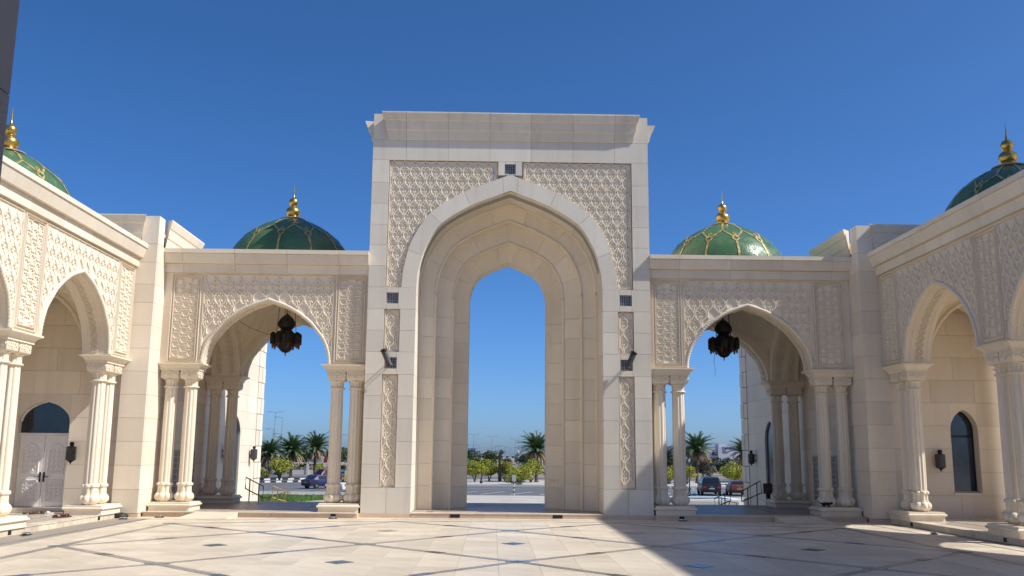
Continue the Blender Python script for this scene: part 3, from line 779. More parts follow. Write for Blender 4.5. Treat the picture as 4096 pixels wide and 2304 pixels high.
def vault(parent, cx, cy, hx, hy):
    m = MB(); n = 36; idx = []
    for i in range(n+1):
        row = []
        for j in range(n+1):
            u, v = -1+2*i/n, -1+2*j/n
            z = 4.09+2.385*math.sqrt(max(0, 1-(u*u+v*v)*.5))**1.0
            fu, fv = (u+v)*4.5, (u-v)*4.5
            rel = 1-2*max(abs(fu-round(fu)), abs(fv-round(fv)))
            z -= .10*max(0, rel-.2)
            row.append(m.p(cx+u*hx, cy+v*hy, z))
        idx.append(row)
    for i in range(n):
        for j in range(n): m.f.append([idx[i][j], idx[i+1][j], idx[i+1][j+1], idx[i][j+1]])
    m.build('vault', 'carved_stone', parent)
def carved_center(parent, fm, u0, u1, uc, hw, zs=4.07, za=5.80, z0=4.06, z1=6.52, ncell=10, row=.297, mat='carved_stone', base=0.0):
    """floral ogee relief over an arch; fm maps (u, z, out)"""
    m = MB(fm)
    p_in = lambda u, v: (v > arch_height(u-uc, hw+.10, zs, za+.10, BAY_PROF) and abs(u-uc) < hw+.1) or abs(u-uc) >= hw+.1
    w = (u1-u0-.10)/ncell
    lm, cen = ogee(u0+.05, u1-.05, z0+.02, z1-.08, w, row, p_in, fm, base, .056, .032)
    p = lm.build('lattice', mat, parent)
    o0 = Vector(fm(0, 0, 0)); ex = Vector(fm(1, 0, 0))-o0; ez = Vector(fm(0, 1, 0))-o0; ew = Vector(fm(0, 0, 1))-o0
    fl = fleur(lambda u, z, q: tuple(ex*u+ez*z+ew*q), .44).mesh('fleur_motif', mat)
    for u, v in cen: link('fleur_motif', fl, p, fm(u, v, base))
    fr = MB(fm); fr.ribbon([(u0+.03, z0), (u0+.03, z1-.03), (u1-.03, z1-.03), (u1-.03, z0)], .035, .035); fr.build('panel_frame', mat, p)
def star_panel(parent, fm, u0, u1, z0=4.06, z1=6.52, mat='carved_stone'):
    m = MB(fm); frame_strips(m, u0+.035, u1-.035, z0+.045, z1-.045, .035, .05); frame_strips(m, u0+.10, u1-.10, z0+.12, z1-.11, .03, .045)
    p = m.build('panel_frame', mat, parent)
    o0 = Vector(fm(0, 0, 0)); ex = Vector(fm(1, 0, 0))-o0; ez = Vector(fm(0, 1, 0))-o0; ew = Vector(fm(0, 0, 1))-o0
    W = (u1-u0-.24); cols = 3 if W < .75 else 3; pitch = W/cols; r = pitch*.52
    sm = star(lambda u, z, q: tuple(ex*u+ez*z+ew*q), r, .034, .026).mesh('star_rosette', mat)
    H = z1-z0-.26; n = int(H/(pitch*1.12)); pv = H/n
    for c in range(cols):
        for k in range(n if c % 2 == 0 else n-1):
            v = z0+.14+pv*(k+.5+(0 if c % 2 == 0 else .5)); link('star_rosette', sm, p, fm(u0+.12+pitch*(c+.5), v, 0))
def cornice(parent, fm, u0, u1, cuts, mat='cream_stone', end0=0.0, end1=0.0):
    """band, sloping cornice and fillet in joined lengths"""
    C = [u0]+sorted(c for c in cuts if u0 < c < u1)+[u1]
    for prof in ([(-.2, 6.55), (.09, 6.55), (.10, 6.785), (-.2, 6.785)], [(-.2, 6.792), (.12, 6.792), (.19, 6.80), (.27, 7.045), (.265, 7.052), (-.2, 7.052)], [(-.2, 7.056), (.285, 7.056), (.30, 7.065), (.30, 7.175), (-.2, 7.175)]):
        for a, b in zip(C, C[1:]):
            m = MB(fm)
            def e(u, o): return u+(-end0*max(0, o)/.3 if u == u0 else J)
            def g(u, o): return u+(end1*max(0, o)/.3 if u == u1 else -J)
            m.rings([[(e(a, o), z, o) for o, z in prof], [(g(b, o), z, o) for o, z in prof]])
            m.build('cornice_block', mat, parent)
def intrados(parent, fm, uc, hw, zs, za, w0, w1, nr=15):
    """edge fillets on the underside of an arch, with separate rosettes between them"""
    pts = arch_pts(hw-.004, zs, za, nr, BAY_PROF); wm = (w0+w1)/2
    q = MB(fm); d = 1 if w1 > w0 else -1
    for ww in (w0+.06*d, w1-.06*d):
        h = arch_pts(hw-.006, zs, za, 24, BAY_PROF); full = [(uc+u, z) for u, z in h]+[(uc-u, z) for u, z in h[::-1][1:]]
        q.rings([[(u, z, ww-.02), (u, z-.014, ww), (u, z, ww+.02), (u, z+.01, ww)] for u, z in full])
    band = q.build('arch_fillet', 'carved_stone', parent)
    for s in (-1, 1):
        for i in range(nr-1):
            a, b = pts[i], pts[i+1]; c = ((a[0]+b[0])/2, (a[1]+b[1])/2); du, dz = b[0]-a[0], b[1]-a[1]; L = math.hypot(du, dz); tu, tz = du/L, dz/L
            nu, nz = (-abs(tz), -abs(tu))
            rosette(lambda x, y, o: fm(uc+s*(c[0]+tu*x+nu*o), c[1]+tz*x+nz*o, wm+y), min(L*.42, .12), .022).build('rosette', 'carved_stone', band)

# ------------------------------------------------------------------ domed pavilion (built on the right, mirrored to the left)
BC = 6.64; BHW = 1.708
pav = thing('pavilion', (BC, 2.5, ZS), 'domed arch pavilion right of the gateway, mostly in shade', 'pavilion', 'pavilions beside the gateway')
pf = lambda u, z, w: (u, .15-w, z)
pbk = lambda u, z, w: (u, 4.95+w, z)
for fm in (pf, pbk):
    m = MB(fm); arch_wall(m, 3.905, 9.505, 4.052, 6.80, BC, BHW, 4.07, 5.80, 0, -.65); m.build('wall', 'cream_stone', pav)
    rope(fm, BHW+.03, BC, 4.07, 5.83, .0).build('rope_moulding', 'carved_stone', pav, 60)
    intrados(pav, fm, BC, BHW, 4.07, 5.80, -.08, -.62)
for xs in (4.5, 8.83):   # side arches
    fs = lambda u, z, w, xs=xs: (xs+w, u, z)
    m = MB(fs); arch_wall(m, .801, 4.299, 4.052, 6.80, 2.55, 1.55, 4.07, 5.75, -.42, .42); m.build('side_wall', 'cream_stone', pav)
    intrados(pav, fs, 2.55, 1.55, 4.07, 5.75, -.40, .0, 13); intrados(pav, fs, 2.55, 1.55, 4.07, 5.75, .0, .40, 13)
carved_center(pav, pf, 4.826, 8.455, BC, BHW)
star_panel(pav, pf, 8.47, 9.33); star_panel(pav, pf, 3.96, 4.81)
cornice(pav, pf, 3.90, 9.51, (4.72, 6.15, 7.58, 9.0)); cornice(pav, pbk, 3.90, 9.51, (5.3, 6.7, 8.1))
MB().box(3.9, 9.5, .37, 4.73, 6.815, 7.0).build('roof', 'wall_stone', pav)
vault(pav, BC, 2.55, 1.93, 1.76)
dome(pav, BC-.02, 2.55, .95)
for y in (.45, 4.62):
    for x in (4.18, 4.70, 8.69, 9.225): column(pav, x, y)
    y0, y1 = y-.48, y+.48
    plinth(pav, 8.385, 9.46, y0, y1); plinth(pav, 3.95, 5.01, y0, y1)
    abacus(pav, 8.42, 9.50, y-.29, y+.29, (3.905, 9.505)); abacus(pav, 3.93, 4.98, y-.29, y+.29, (3.905, 9.505))
mirror_tree(pav, None, 'domed arch pavilion left of the gateway, sun on its left columns')

# ------------------------------------------------------------------ side arcades
WX = 10.07; WO = 13.70
PAIRS = [-1.28, -6.2, -11.12, -16.04, -20.96]; ARC = [-3.72, -8.66, -13.58, -18.5]; WHW = 1.80
wing = thing('arcade', (11.9, -8, ZS), 'carved arcade wing with green dome on the right, in shade', 'arcade', 'arcade wings flanking the courtyard')
wf = lambda u, z, w: (WX-w, u, z)
wo = lambda u, z, w: (WO+w, u, z)
for i, yc in enumerate(ARC):
    lo = yc-2.46 if i < 2 else yc-2.46; hi = -.625 if i == 0 else ARC[i-1]-2.462
    for fm in (wf, wo):
        m = MB(fm); arch_wall(m, lo, hi, 4.052, 6.80, yc, WHW, 4.07, 5.80, 0, -.65); m.build('wall', 'cream_stone', wing)
    rope(wf, WHW+.03, yc, 4.07, 5.83, .0).build('rope_moulding', 'carved_stone', wing, 60)
    if i < 2: intrados(wing, wf, yc, WHW, 4.07, 5.80, -.08, -.62)
    m = MB(); m.box(WX+.2, WO-.2, lo, hi, 6.815, 7.0); m.build('roof', 'wall_stone', wing)
    vault(wing, (WX+WO)/2, yc, 1.2, 2.05)
    dome(wing, (WX+WO)/2, yc-.42, .84, -.14)
for i, yp in enumerate(PAIRS):
    fs = lambda u, z, w, yp=yp: (u, yp+w, z)
    m = MB(fs); arch_wall(m, WX+.651, WO-.651, 4.052, 6.80, (WX+WO)/2, 1.12, 4.07, 5.70, -.40, .40); m.build('cross_arch', 'cream_stone', wing)
    rope(lambda u, z, w, yp=yp: (u, yp-.40-w, z), 1.13, (WX+WO)/2, 4.07, 5.71, .0).build('rope_moulding', 'carved_stone', wing, 60)
    for x in (WX+.31, WO-.31):
        for dy in (-.27, .27): column(wing, x, yp+dy)
        plinth(wing, x-.45, x+.45, yp-.60, yp+.60); abacus(wing, x-.28, x+.28, yp-.55, yp+.55)
carved_center(wing, wf, -5.70, -1.70, ARC[0], WHW, ncell=11)
carved_center(wing, wf, -10.66, -6.70, ARC[1], WHW, ncell=11)
star_panel(wing, wf, -1.68, -.66); star_panel(wing, wf, -6.68, -5.72); star_panel(wing, wf, -11.6, -10.68)
cornice(wing, wf, -20.9, -.62, [-2.1, -3.6, -5.1, -6.6, -8.1, -9.6, -11.1, -12.6, -14.1, -15.6, -17.1, -18.6]); cornice(wing, wo, -20.9, -.62, [-4, -8, -12, -16])
mirror_tree(wing, None, 'carved arcade wing with green dome on the left, in sun')

# ------------------------------------------------------------------ corner buildings behind the arcades
YP = -.62; XB = 9.51
def corner_building(side):
    """right-hand coordinates; door on the left building, window on the right one"""
    s = side
    label = ('pale stone corner building behind the right arcade with arched window', 'pale stone corner building behind the left arcade with white double doors')[s < 0]
    b = thing('corner_building', (s*12, 3, 0), label, 'building', 'corner buildings')
    def bl(x0, x1, y0, y1, z0, z1, name='stone_block', mat='wall_stone', jx=True, jy=False):
        a, c = sorted((s*x0, s*x1)); return block(b, mat, a, c, y0, y1, z0, z1, name, jx, jy)
    # core
    a, c = sorted((s*(XB+.07), s*17)); MB().box(a, c, YP+.60, 11.95, -1.8, 7.3).build('core', 'joint', b)
    hw = .665 if s < 0 else .37; zb = .22 if s < 0 else .78
    m = MB(lambda u, z, w: (u, YP+.285-w, z)); arch_wall(m, a, c, zb, 7.25, s*12.2, hw+.003, 2.42, 2.965, 0, -.31)
    m.build('backing', 'joint', b); MB().box(a, c, YP+.285, YP+.59, -.3, zb-.003).build('backing', 'joint', b)
    a, c = sorted((s*(XB+.07), s*10.2)); MB().box(a, c, YP+.07, YP+.285, -.02, 7.15).build('pier_core', 'joint', b)
    rows = [0.10, .70, 1.31, 1.92, 2.53, 3.14, 3.75, 4.36, 4.97, 5.58, 6.08, 6.68, 7.19]
    bl(XB-.02, 10.22, YP-.02, YP+.2, 0, .096, 'plinth_strip', 'riser_stone')
    for z0, z1 in zip(rows, rows[1:]): bl(XB, 10.2, YP, YP+.066, z0, z1)
    # wall behind the gallery
    W0 = YP+.22; oc = 12.2; hw = .665 if s < 0 else .37; zb = .22 if s < 0 else .78; zsp, zap = (2.42, 2.96)
    prof = BAY_PROF
    for k, (z0, z1) in enumerate(zip(rows[:8], rows[1:9])):
        if z1 <= zb+.09 or z0 >= 3.1:
            cuts = [10.2, 11.35, 12.55, 13.7, 15] if k % 2 else [10.2, 10.9, 12.0, 13.2, 14.3, 15]
            for x0, x1 in zip(cuts, cuts[1:]): bl(x0, x1, W0, W0+.06, z0, z1)
        else:
            z0c = max(z0, zb)
            if z0 < zb: bl(oc-hw-.02, oc+hw+.02, W0, W0+.06, z0, zb, jx=False)
            for x0, x1 in ((10.2, 11.0), (11.0, oc-hw)): bl(x0, x1, W0, W0+.06, z0, min(z1, 3.14))
            for x0, x1 in ((oc+hw, 13.6), (13.6, 15)): bl(x0, x1, W0, W0+.06, z0, min(z1, 3.14))
    for z0, z1 in zip(rows[8:12], rows[9:13]):
        for x0, x1 in ((10.2, 11.9), (11.9, 13.6), (13.6, 15)): bl(x0, x1, W0, W0+.06, z0, z1)
    m = MB(lambda u, z, w: (u, W0-w, z)); arch_wall(m, s*oc-hw, s*oc+hw, zsp, 3.14, s*oc, hw-.001, zsp, zap, 0, -.06); m.build('arch_stone', 'wall_stone', b)
    # reveals
    depth = .345
    h = arch_pts(hw, zsp, zap, 20, prof); out = [(hw, zb)]+h+[(-u, z) for u, z in h[::-1][1:]]+[(-hw, zb)]
    m = MB()
    for (u, z), (u2, z2) in zip(out, out[1:]): m.face([(s*oc+u, W0+.002, z), (s*oc+u2, W0+.002, z2), (s*oc+u2, W0+depth, z2), (s*oc+u, W0+depth, z)])
    m.face([(s*oc-hw, W0+.002, zb), (s*oc+hw, W0+.002, zb), (s*oc+hw, W0+depth, zb), (s*oc-hw, W0+depth, zb)])
    m.build('reveal', 'wall_stone', b)
    yg = W0+(.16 if s < 0 else .30)
    if s < 0:
        g = MB(); fan = [(oc*s+u, z) for u, z in out if z >= 2.16]; fan = [(s*oc+hw, 2.12)]+fan+[(s*oc-hw, 2.12)]
        g.face([(u, yg+.02, z) for u, z in fan]); g.build('fanlight', 'glass_dark', b)
        fr = MB(lambda u, v, w: (u, yg+.01-w, v)); fr.ribbon([(s*oc+u*.985, z) for u, z in out if z >= 2.0], .05, .03); fr.ribbon([(s*oc-hw, 2.10), (s*oc+hw, 2.10)], .06, .035); fr.build('door_frame', 'door_paint', b)
        for q in (-1, 1):
            x0, x1 = sorted((s*oc+q*.006, s*oc+q*(hw-.01)))
            d = MB().box(x0, x1, yg, yg+.05, zb+.01, 2.065).build('door', 'door_paint', b)
            fm = lambda u, v, w: (u, yg-w, v); xc = (x0+x1)/2; pw = .21
            for (v0, v1, arch) in ((.36, .90, False), (1.08, 1.80, True)):
                pn = MB(fm)
                if arch:
                    o = arch_pts(pw, 1.62, 1.84, 10, BAY_PROF); poly = [(xc+pw, v0)]+[(xc+u, z) for u, z in o]+[(xc-u, z) for u, z in o[::-1][1:]]+[(xc-pw, v0)]
                else: poly = [(xc+pw, v0), (xc+pw, v1), (xc-pw, v1), (xc-pw, v0)]
                pn.ribbon(poly, .05, .02, 0, .5, True)
                for r in range(6):
                    v = v0+.05+(v1-v0-.1)*r/5
                    if arch and v > 1.74: continue
                    pn.ribbon([(xc-pw*.85, v), (xc+pw*.85, v)], .018, .012)
                    for t in range(4):
                        uu = xc-pw*.8+pw*1.6*t/3
                        if r < 5: pn.ribbon([(uu-.04, v), (uu+.04, v+(v1-v0-.1)/5)], .016, .012); pn.ribbon([(uu+.04, v), (uu-.04, v+(v1-v0-.1)/5)], .016, .012)
                pn.build('carved_panel', 'door_carved', d)
            hx = s*oc+q*.05
            hm = MB().box(hx-.022, hx+.022, yg-.012, yg-.001, .86, 1.11); hm.tube([(hx, yg-.012, 1.0), (hx, yg-.05, 1.0), (hx+q*.13, yg-.05, .985)], .011, 6); hm.build('handle', 'black_metal', d)
        x0, x1 = sorted((s*(oc-hw-.15), s*(oc+hw+.15))); MB().box(x0, x1, W0-.22, W0-.001, ZS-.01, zb-.002).build('door_step', 'wall_stone', b)
    else:
        g = MB(); g.face([(s*oc+u, yg, z) for u, z in out]); g.build('window_pane', 'glass_blue', b)
        fr = MB(lambda u, v, w: (u, yg-.002-w, v)); fr.ribbon([(s*oc+u*.98, z) for u, z in out], .05, .03, 0, .7, True); fr.ribbon([(s*oc-hw, 2.26), (s*oc+hw, 2.26)], .05, .03, 0, .7)
        fr.build('window_frame', 'black_metal', b)
        MB().box(s*oc-hw+.001, s*oc+hw-.001, W0+.16, W0+.28, zb+.001, zb+.03).build('window_sill', 'frame_grey', b)
    # side wall towards the pavilion and the car park
    ys = [YP+.07, .9, 2.1, 3.3, 4.5, 5.7, 6.9]; ys2 = [YP+.07, .3, 1.5, 2.7, 3.9, 5.1, 6.3, 6.9]
    allr = [-1.75, -1.12, -.51]+rows
    for k, (z0, z1) in enumerate(zip(allr, allr[1:])):
        yy = ys if k % 2 else ys2
        for y0, y1 in zip(yy, yy[1:]):
            if z1 <= .12 and y1 < 5.6: continue
            bl(XB, XB+.066, y0, y1, z0, z1, jx=False, jy=True)
        if z0 >= 3.1 or z1 < ZS:
            for y0, y1 in ((6.9, 8.3), (8.3, 9.7), (9.7, 11.1)): bl(XB, XB+.066, y0, y1, z0, z1, jx=False, jy=True)
        else:
            for y0, y1 in ((6.9, 7.55), (9.05, 10.0), (10.0, 11.1)): bl(XB, XB+.066, y0, y1, z0, z1, jx=False, jy=True)
        off = .35 if k % 2 else .0   # quoins at the far corner
        bl(XB-.03, XB+.066, 11.1, 11.55, z0+.01, z1-.01, 'quoin', jx=False, jy=True); bl(XB-(.03 if k % 2 else .05), XB+.066, 11.55, 12.0, z0+.01, z1-.01, 'quoin', jx=False, jy=True)
    sm = MB(lambda u, z, w: (s*(XB-w), u, z)); arch_wall(sm, 7.554, 9.046, 2.3, 3.14, 8.3, .62, 2.3, 2.95, 0, -.066)
    sm.build('arch_stone', 'wall_stone', b)
    for y0, y1 in ((7.554, 7.68), (8.92, 9.046)): bl(XB, XB+.066, y0, y1, ZS, 2.3, jx=False)
    gm = MB(); h = arch_pts(.62, 2.3, 2.95, 16); poly = [(8.3+.62, ZS)]+[(8.3+u, z) for u, z in h]+[(8.3-u, z) for u, z in h[::-1][1:]]+[(8.3-.62, ZS)]
    gm.face([(s*(XB+.0685), u, z) for u, z in poly]); gm.build('side_window', 'glass_blue', b)
    # shoe shelves let into the side wall
    sh = MB().box(*sorted((s*(XB-.012), s*(XB+.02))), 1.75, 3.72, .34, 1.72).build('shelf_recess', 'shelf_back', b)
    for k in range(9):
        z = .36+k*.165; MB().box(*sorted((s*(XB-.05), s*(XB-.013))), 1.75, 3.72, z, z+.02).build('shelf', 'kerb_white', sh)
    for k in range(6):
        y = 1.75+k*.39; MB().box(*sorted((s*(XB-.045), s*(XB-.0135))), y, y+.02, .36, 1.7).build('shelf_divider', 'kerb_white', sh)
    # parapet crowns and corner posts
    for k, (x0, x1, y0, y1, z1) in enumerate(((XB, 9.95, YP, YP+.44, 7.96), (XB, 9.95, 2.55, 2.95, 7.80))):
        m = MB(); a, c = sorted((s*x0, s*x1)); m.box(a, c, y0, y1, 7.194, z1); m.build('corner_post', 'wall_stone', b)
    crown(b, lambda u, z, w: (s*u, YP+.02-w, z), 10.0, 16.5, 7.2, [11.2, 12.4, 13.6, 14.8], 'wall_stone', .98)
    crown(b, lambda u, z, w: (s*(XB+.02-w), u, z), -.02, 2.5, 7.2, [1.2], 'wall_stone', .98)
    crown(b, lambda u, z, w: (s*(XB+.02-w), u, z), 3.1, 11.4, 7.0, [4.3, 5.5, 6.7, 7.9, 9.1, 10.3], 'wall_stone', .9)
    a, c = sorted((s*(XB+.3), s*17)); MB().box(a, c, YP+.31, 11.9, 7.302, 7.75).build('parapet', 'wall_stone', b)
    return b
corner_building(1); corner_building(-1)

# the portal the camera stands in, at the near end of the courtyard
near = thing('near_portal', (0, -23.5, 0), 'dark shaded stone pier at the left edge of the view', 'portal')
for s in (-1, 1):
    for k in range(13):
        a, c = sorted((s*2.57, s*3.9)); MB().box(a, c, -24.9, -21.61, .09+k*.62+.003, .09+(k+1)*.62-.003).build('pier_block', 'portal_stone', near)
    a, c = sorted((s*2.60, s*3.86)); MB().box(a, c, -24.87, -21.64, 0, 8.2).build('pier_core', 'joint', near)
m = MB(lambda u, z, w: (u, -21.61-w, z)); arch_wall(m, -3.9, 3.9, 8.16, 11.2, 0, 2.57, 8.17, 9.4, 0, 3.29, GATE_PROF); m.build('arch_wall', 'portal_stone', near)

# unseen roof on piers, added and shaped to shade the right of the courtyard
shade_caster = thing('added_shade_roof', (18, -14, -1.7), 'unseen stone roof on square piers, added to shade the right of the courtyard', 'shadow caster')
MB().box(16.0, 20.0, -30, -1.9, 13.5, 14.36).build('roof', 'wall_stone', shade_caster)
for y in (-29, -19.5, -2.6):
    for x in (16.6, 19.4): MB().box(x-.45, x+.45, y-.45, y+.45, -1.8, 13.5).build('pier', 'wall_stone', shade_caster)

# ------------------------------------------------------------------ lanterns and lamps
def hanging_lantern(x, y, label):
    t = thing('hanging_lantern', (x, y, 4.6), label, 'lantern', 'lanterns hung in the pavilions')
    c = (x, y)
    on = [(.012, 5.86), (.014, 5.80), (.05, 5.745), (.12, 5.70), (.20, 5.62), (.255, 5.53), (.27, 5.46), (.255, 5.40), (.21, 5.345), (.165, 5.31)]
    MB().lathe(on[::-1], c, 24, 12, .06).build('onion_top', 'bronze', t, 50)
    MB().lathe([(.20, 4.80), (.33, 4.86), (.35, 4.92), (.35, 5.12), (.30, 5.17), (.215, 5.22), (.19, 5.26), (.15, 5.31)], c, 24).build('body', 'bronze', t, 40)
    MB().lathe([(.03, 4.60), (.09, 4.615), (.15, 4.66), (.20, 4.725), (.21, 4.75), (.30, 4.80), (.33, 4.85)], c, 24).build('bowl', 'bronze', t, 40)
    MB().lathe([(.003, 4.50), (.02, 4.54), (.012, 4.57), (.03, 4.602)], c, 10).build('drop', 'bronze', t, 40)
    sm = MB().lathe([(.05, 4.845), (.085, 4.86), (.085, 5.15), (.07, 5.17), (.05, 5.20), (.02, 5.215)], (0, 0), 14).mesh('cylinder_shade', 'bronze', 40)
    dm = MB().lathe([(.008, 4.71), (.03, 4.75), (.038, 4.845)], (0, 0), 10).mesh('pendant', 'bronze_red', 40)
    for k in range(8):
        a = k*math.pi/4+math.pi/8
        o = link('cylinder_shade', sm, t, (x+.385*math.cos(a), y+.385*math.sin(a), 0)); link('pendant', dm, o)
    for k in range(4):
        a = k*math.pi/2+.5; MB().tube([(x+.30*math.cos(a), y+.30*math.sin(a), 5.17), (x+.2*math.cos(a), y+.2*math.sin(a), 6.38)], .008, 5).build('wire', 'black_metal', t)
    MB().tube([(x, y, 5.84), (x, y, 6.46)], .01, 5).build('chain', 'black_metal', t)
    if x > 0: MB().tube([(x-.30, y-.1, 4.86), (x-.33, y-.1, 4.5), (x-.30, y-.1, 4.2), (x-.32, y-.1, 4.02)], .006, 4).build('loose_cable', 'black_metal', t)
    else: MB().tube([(x-1.5, y-.6, 5.62), (x-1.0, y-.4, 5.30), (x-.5, y-.2, 5.12), (x-.3, y-.1, 5.14)], .006, 4).build('loose_cable', 'black_metal', t)
hanging_lantern(-6.63, 2.5, 'dark bronze lantern hanging in the left pavilion arch')
hanging_lantern(6.52, 2.5, 'dark bronze lantern hanging in the right pavilion arch')
def wall_lantern(p, out, label, group):
    """p: point on the wall at mid height, out: unit vector away from the wall"""
    x, y, z = p[0]+out[0]*.17, p[1]+out[1]*.17, p[2]
    t = thing('wall_lantern', (p[0], p[1], z-.3), label, 'lantern', group)
    MB().lathe([(.10, z-.18), (.125, z-.175), (.125, z+.16), (.10, z+.17), (.06, z+.18)], (x, y), 16).build('shade', 'bronze_grey', t, 40)
    MB().lathe([(.06, z+.18), (.04, z+.195), (.06, z+.22), (.06, z+.26), (.04, z+.285), (.01, z+.29)], (x, y), 14).build('cap', 'bronze', t, 40)
    MB().lathe([(.004, z-.29), (.022, z-.255), (.035, z-.225), (.075, z-.205), (.11, z-.18)], (x, y), 14).build('drop', 'bronze', t, 40)
    m = MB()
    for dz in (-.08, .1): m.tube([(p[0], p[1], z+dz), (x, y, z+dz)], .02, 6)
    m.build('bracket', 'bronze', t)
LG = 'bronze wall lanterns'
wall_lantern((-11.35, -.40, 1.61), (0, -1, 0), 'bronze wall lantern beside the white double doors', LG)
wall_lantern((11.42, -.40, 1.61), (0, -1, 0), 'bronze wall lantern beside the arched blue window', LG)
wall_lantern((-9.51, 6.8, 1.62), (1, 0, 0), 'wall lantern seen between the left pavilion rear columns', LG)
wall_lantern((-9.51, 10.35, 1.62), (1, 0, 0), 'wall lantern on the sunlit outer wall past the left pavilion', LG)
wall_lantern((9.51, 6.9, 1.62), (-1, 0, 0), 'wall lantern half hidden by the right pavilion rear columns', LG)
wall_lantern((9.51, 10.2, 1.62), (-1, 0, 0), 'wall lantern on the shaded outer wall past the right pavilion', LG)
def gate_lamp(s, label):
    t = thing('gate_lamp', (s*3.22, 0, 4.1), label, 'lamp', 'tilted lamps on the gateway')
    a = Vector((s*3.40, -.27, 4.45)); b = Vector((s*3.20, -.24, 3.98)); d = (a-b).normalized()
    P = lambda f: tuple(b+(a-b)*f)
    MB().tube([P(.0), P(.03), P(.10), P(.11), P(.80), P(.81), P(.84)], [.05, .085, .085, .078, .078, .088, .07], 14).build('barrel', 'bronze_grey', t, 40)
    MB().tube([P(.84), P(.86), P(.92), P(.97), P(1.0)], [.05, .085, .095, .085, .03], 14).build('cap', 'bronze', t, 40)
    MB().tube([P(-.02), P(.0)], [.04, .06], 12).build('lens', 'bronze_red', t, 40)
    m = MB(); m.tube([(s*3.22, .05, 4.12), (s*3.26, -.10, 4.16), P(.45)], .018, 6); m.tube([(s*3.22, .05, 4.02), (s*3.24, -.12, 4.08), P(.25)], .014, 6)
    m.build('bracket', 'bronze', t)
gate_lamp(-1, 'tilted bronze lamp on the left pier of the gateway')
gate_lamp(1, 'tilted bronze lamp on the right pier of the gateway')
SW = MB().box(-.03, .03, -.008, 0, -.03, .03).mesh('switch_box', 'gate_stone')
sp_ = thing('switch_plates', (1.30, 2.5, .9), 'small stone coloured switch boxes on the inner right jamb', 'switch')
for k in range(3):
    link('switch_plate', SW, sp_, (1.26+.12*k, 2.53-.075*k, .96 if k == 0 else .94))

# ------------------------------------------------------------------ floor spot lights
def uplight(x, y, label, rz=0.0):
    t = tag(thing('floor_spotlight', (x, y, 0.004), label, 'spotlight', 'floor spotlights', False), None, None)
    MB().box(-.15, .15, -.07, .07, 0, .018).build('base_plate', 'black_metal', t)
    MB().lathe([(.055, .018), (.10, .026), (.115, .045), (.11, .062), (.085, .07)], (0, 0), 18).build('housing', 'steel', t, 40)
    MB().lathe([(.083, .0705), (.07, .076), (.01, .078)], (0, 0), 16).build('lens', 'glass_dark', t, 40)
    m = MB(); m.tube([(-.13, 0, .018), (-.13, 0, .07), (-.10, 0, .06)], .008, 5); m.tube([(.13, 0, .018), (.13, 0, .07), (.10, 0, .06)], .008, 5); m.build('bracket', 'steel', t)
    t.rotation_euler = (0, 0, rz); t.scale = (.72,)*3
for x, y, l, rz in ((-9.68, -6.1, 'floor spotlight at the left arcade, nearest the camera on that side', 1.2), (-9.58, -1.35, 'floor spotlight beside the left corner pier', .4), (-8.94, -.62, 'floor spotlight before the outer columns of the left pavilion', 0),
                    (-4.52, -.52, 'floor spotlight before the inner columns of the left pavilion', 0), (4.57, -.52, 'floor spotlight before the inner columns of the right pavilion', 0), (9.45, -4.2, 'floor spotlight in the shade along the right arcade step', 1.4)): uplight(x, y, l, rz)

# ------------------------------------------------------------------ sandals
def sandal_proto(mat):
    m = MB(); o = []
    for k in range(16):
        a = 2*math.pi*k/16; w = .042+.012*math.sin(a); o.append((w*math.cos(a), .125*math.sin(a)))
    t = bpy.data.objects.new('sandal', MB().rings([[(x*.95, y*.97, 0) for x, y in o], [(x, y, .012) for x, y in o], [(x, y, .024) for x, y in o]]).mesh('sandal', mat)); COL.objects.link(t)
    st = MB()
    for yy, w in ((.03, .05), (.065, .045)):
        P = [(.05*math.cos(q)*.98, .022+.045*math.sin(q)) for q in [k*math.pi/8 for k in range(9)]]
        st.rings([[(x, yy-.016, z), (x, yy+.016, z), (x*.94, yy+.016, z-.004), (x*.94, yy-.016, z-.004)] for x, z in P])
    link('strap', st.mesh('strap', mat), t)
    return t
SP = {k: sandal_proto(k) for k in ('sandal_brown', 'sandal_black', 'sandal_white')}
used = set()
for mat, x, y, rz, l in (('sandal_black', -11.90, -1.60, .3, 'leftmost black sandal below the white doors'), ('sandal_black', -11.72, -1.68, .2, 'black sandal second from the left below the white doors'),
    ('sandal_brown', -11.58, -1.58, 1.9, 'brown sandal between the black and the white sandals'), ('sandal_black', -11.47, -1.50, 2.4, 'black sandal touching the white sandal'),
    ('sandal_white', -11.31, -1.55, 2.2, 'only white sandal, below the doors'), ('sandal_brown', -10.52, -2.92, 1.3, 'brown sandal nearest the courtyard edge'),
    ('sandal_brown', -10.40, -2.82, 1.5, 'brown sandal in the middle of the group by the plinth'), ('sandal_brown', -10.44, -2.52, 1.1, 'brown sandal tucked against the left arcade plinth'),
    ('sandal_black', -10.96, -1.50, .2, 'left black sandal of the pair by the doors lantern'), ('sandal_black', -10.86, -1.48, .0, 'right black sandal of the pair by the doors lantern')):
    o = SP[mat] if mat not in used else copy_tree(SP[mat], (0, 0, 0)); used.add(mat)
    o.location = (x, y, ZS+.003); o.rotation_euler = (0, 0, rz); tag(o, l, 'sandal', 'sandals left outside the doors')
bag = MB(); bag.lathe([(.10, .002), (.19, .02), (.20, .06), (.14, .11), (.05, .13)], (-9.86, -.80), 14, 5, .18)
tag(bag.build('dark_bundle', 'sandal_black', None, 60), 'dark crumpled bundle on the floor by the left corner pier', 'bundle')

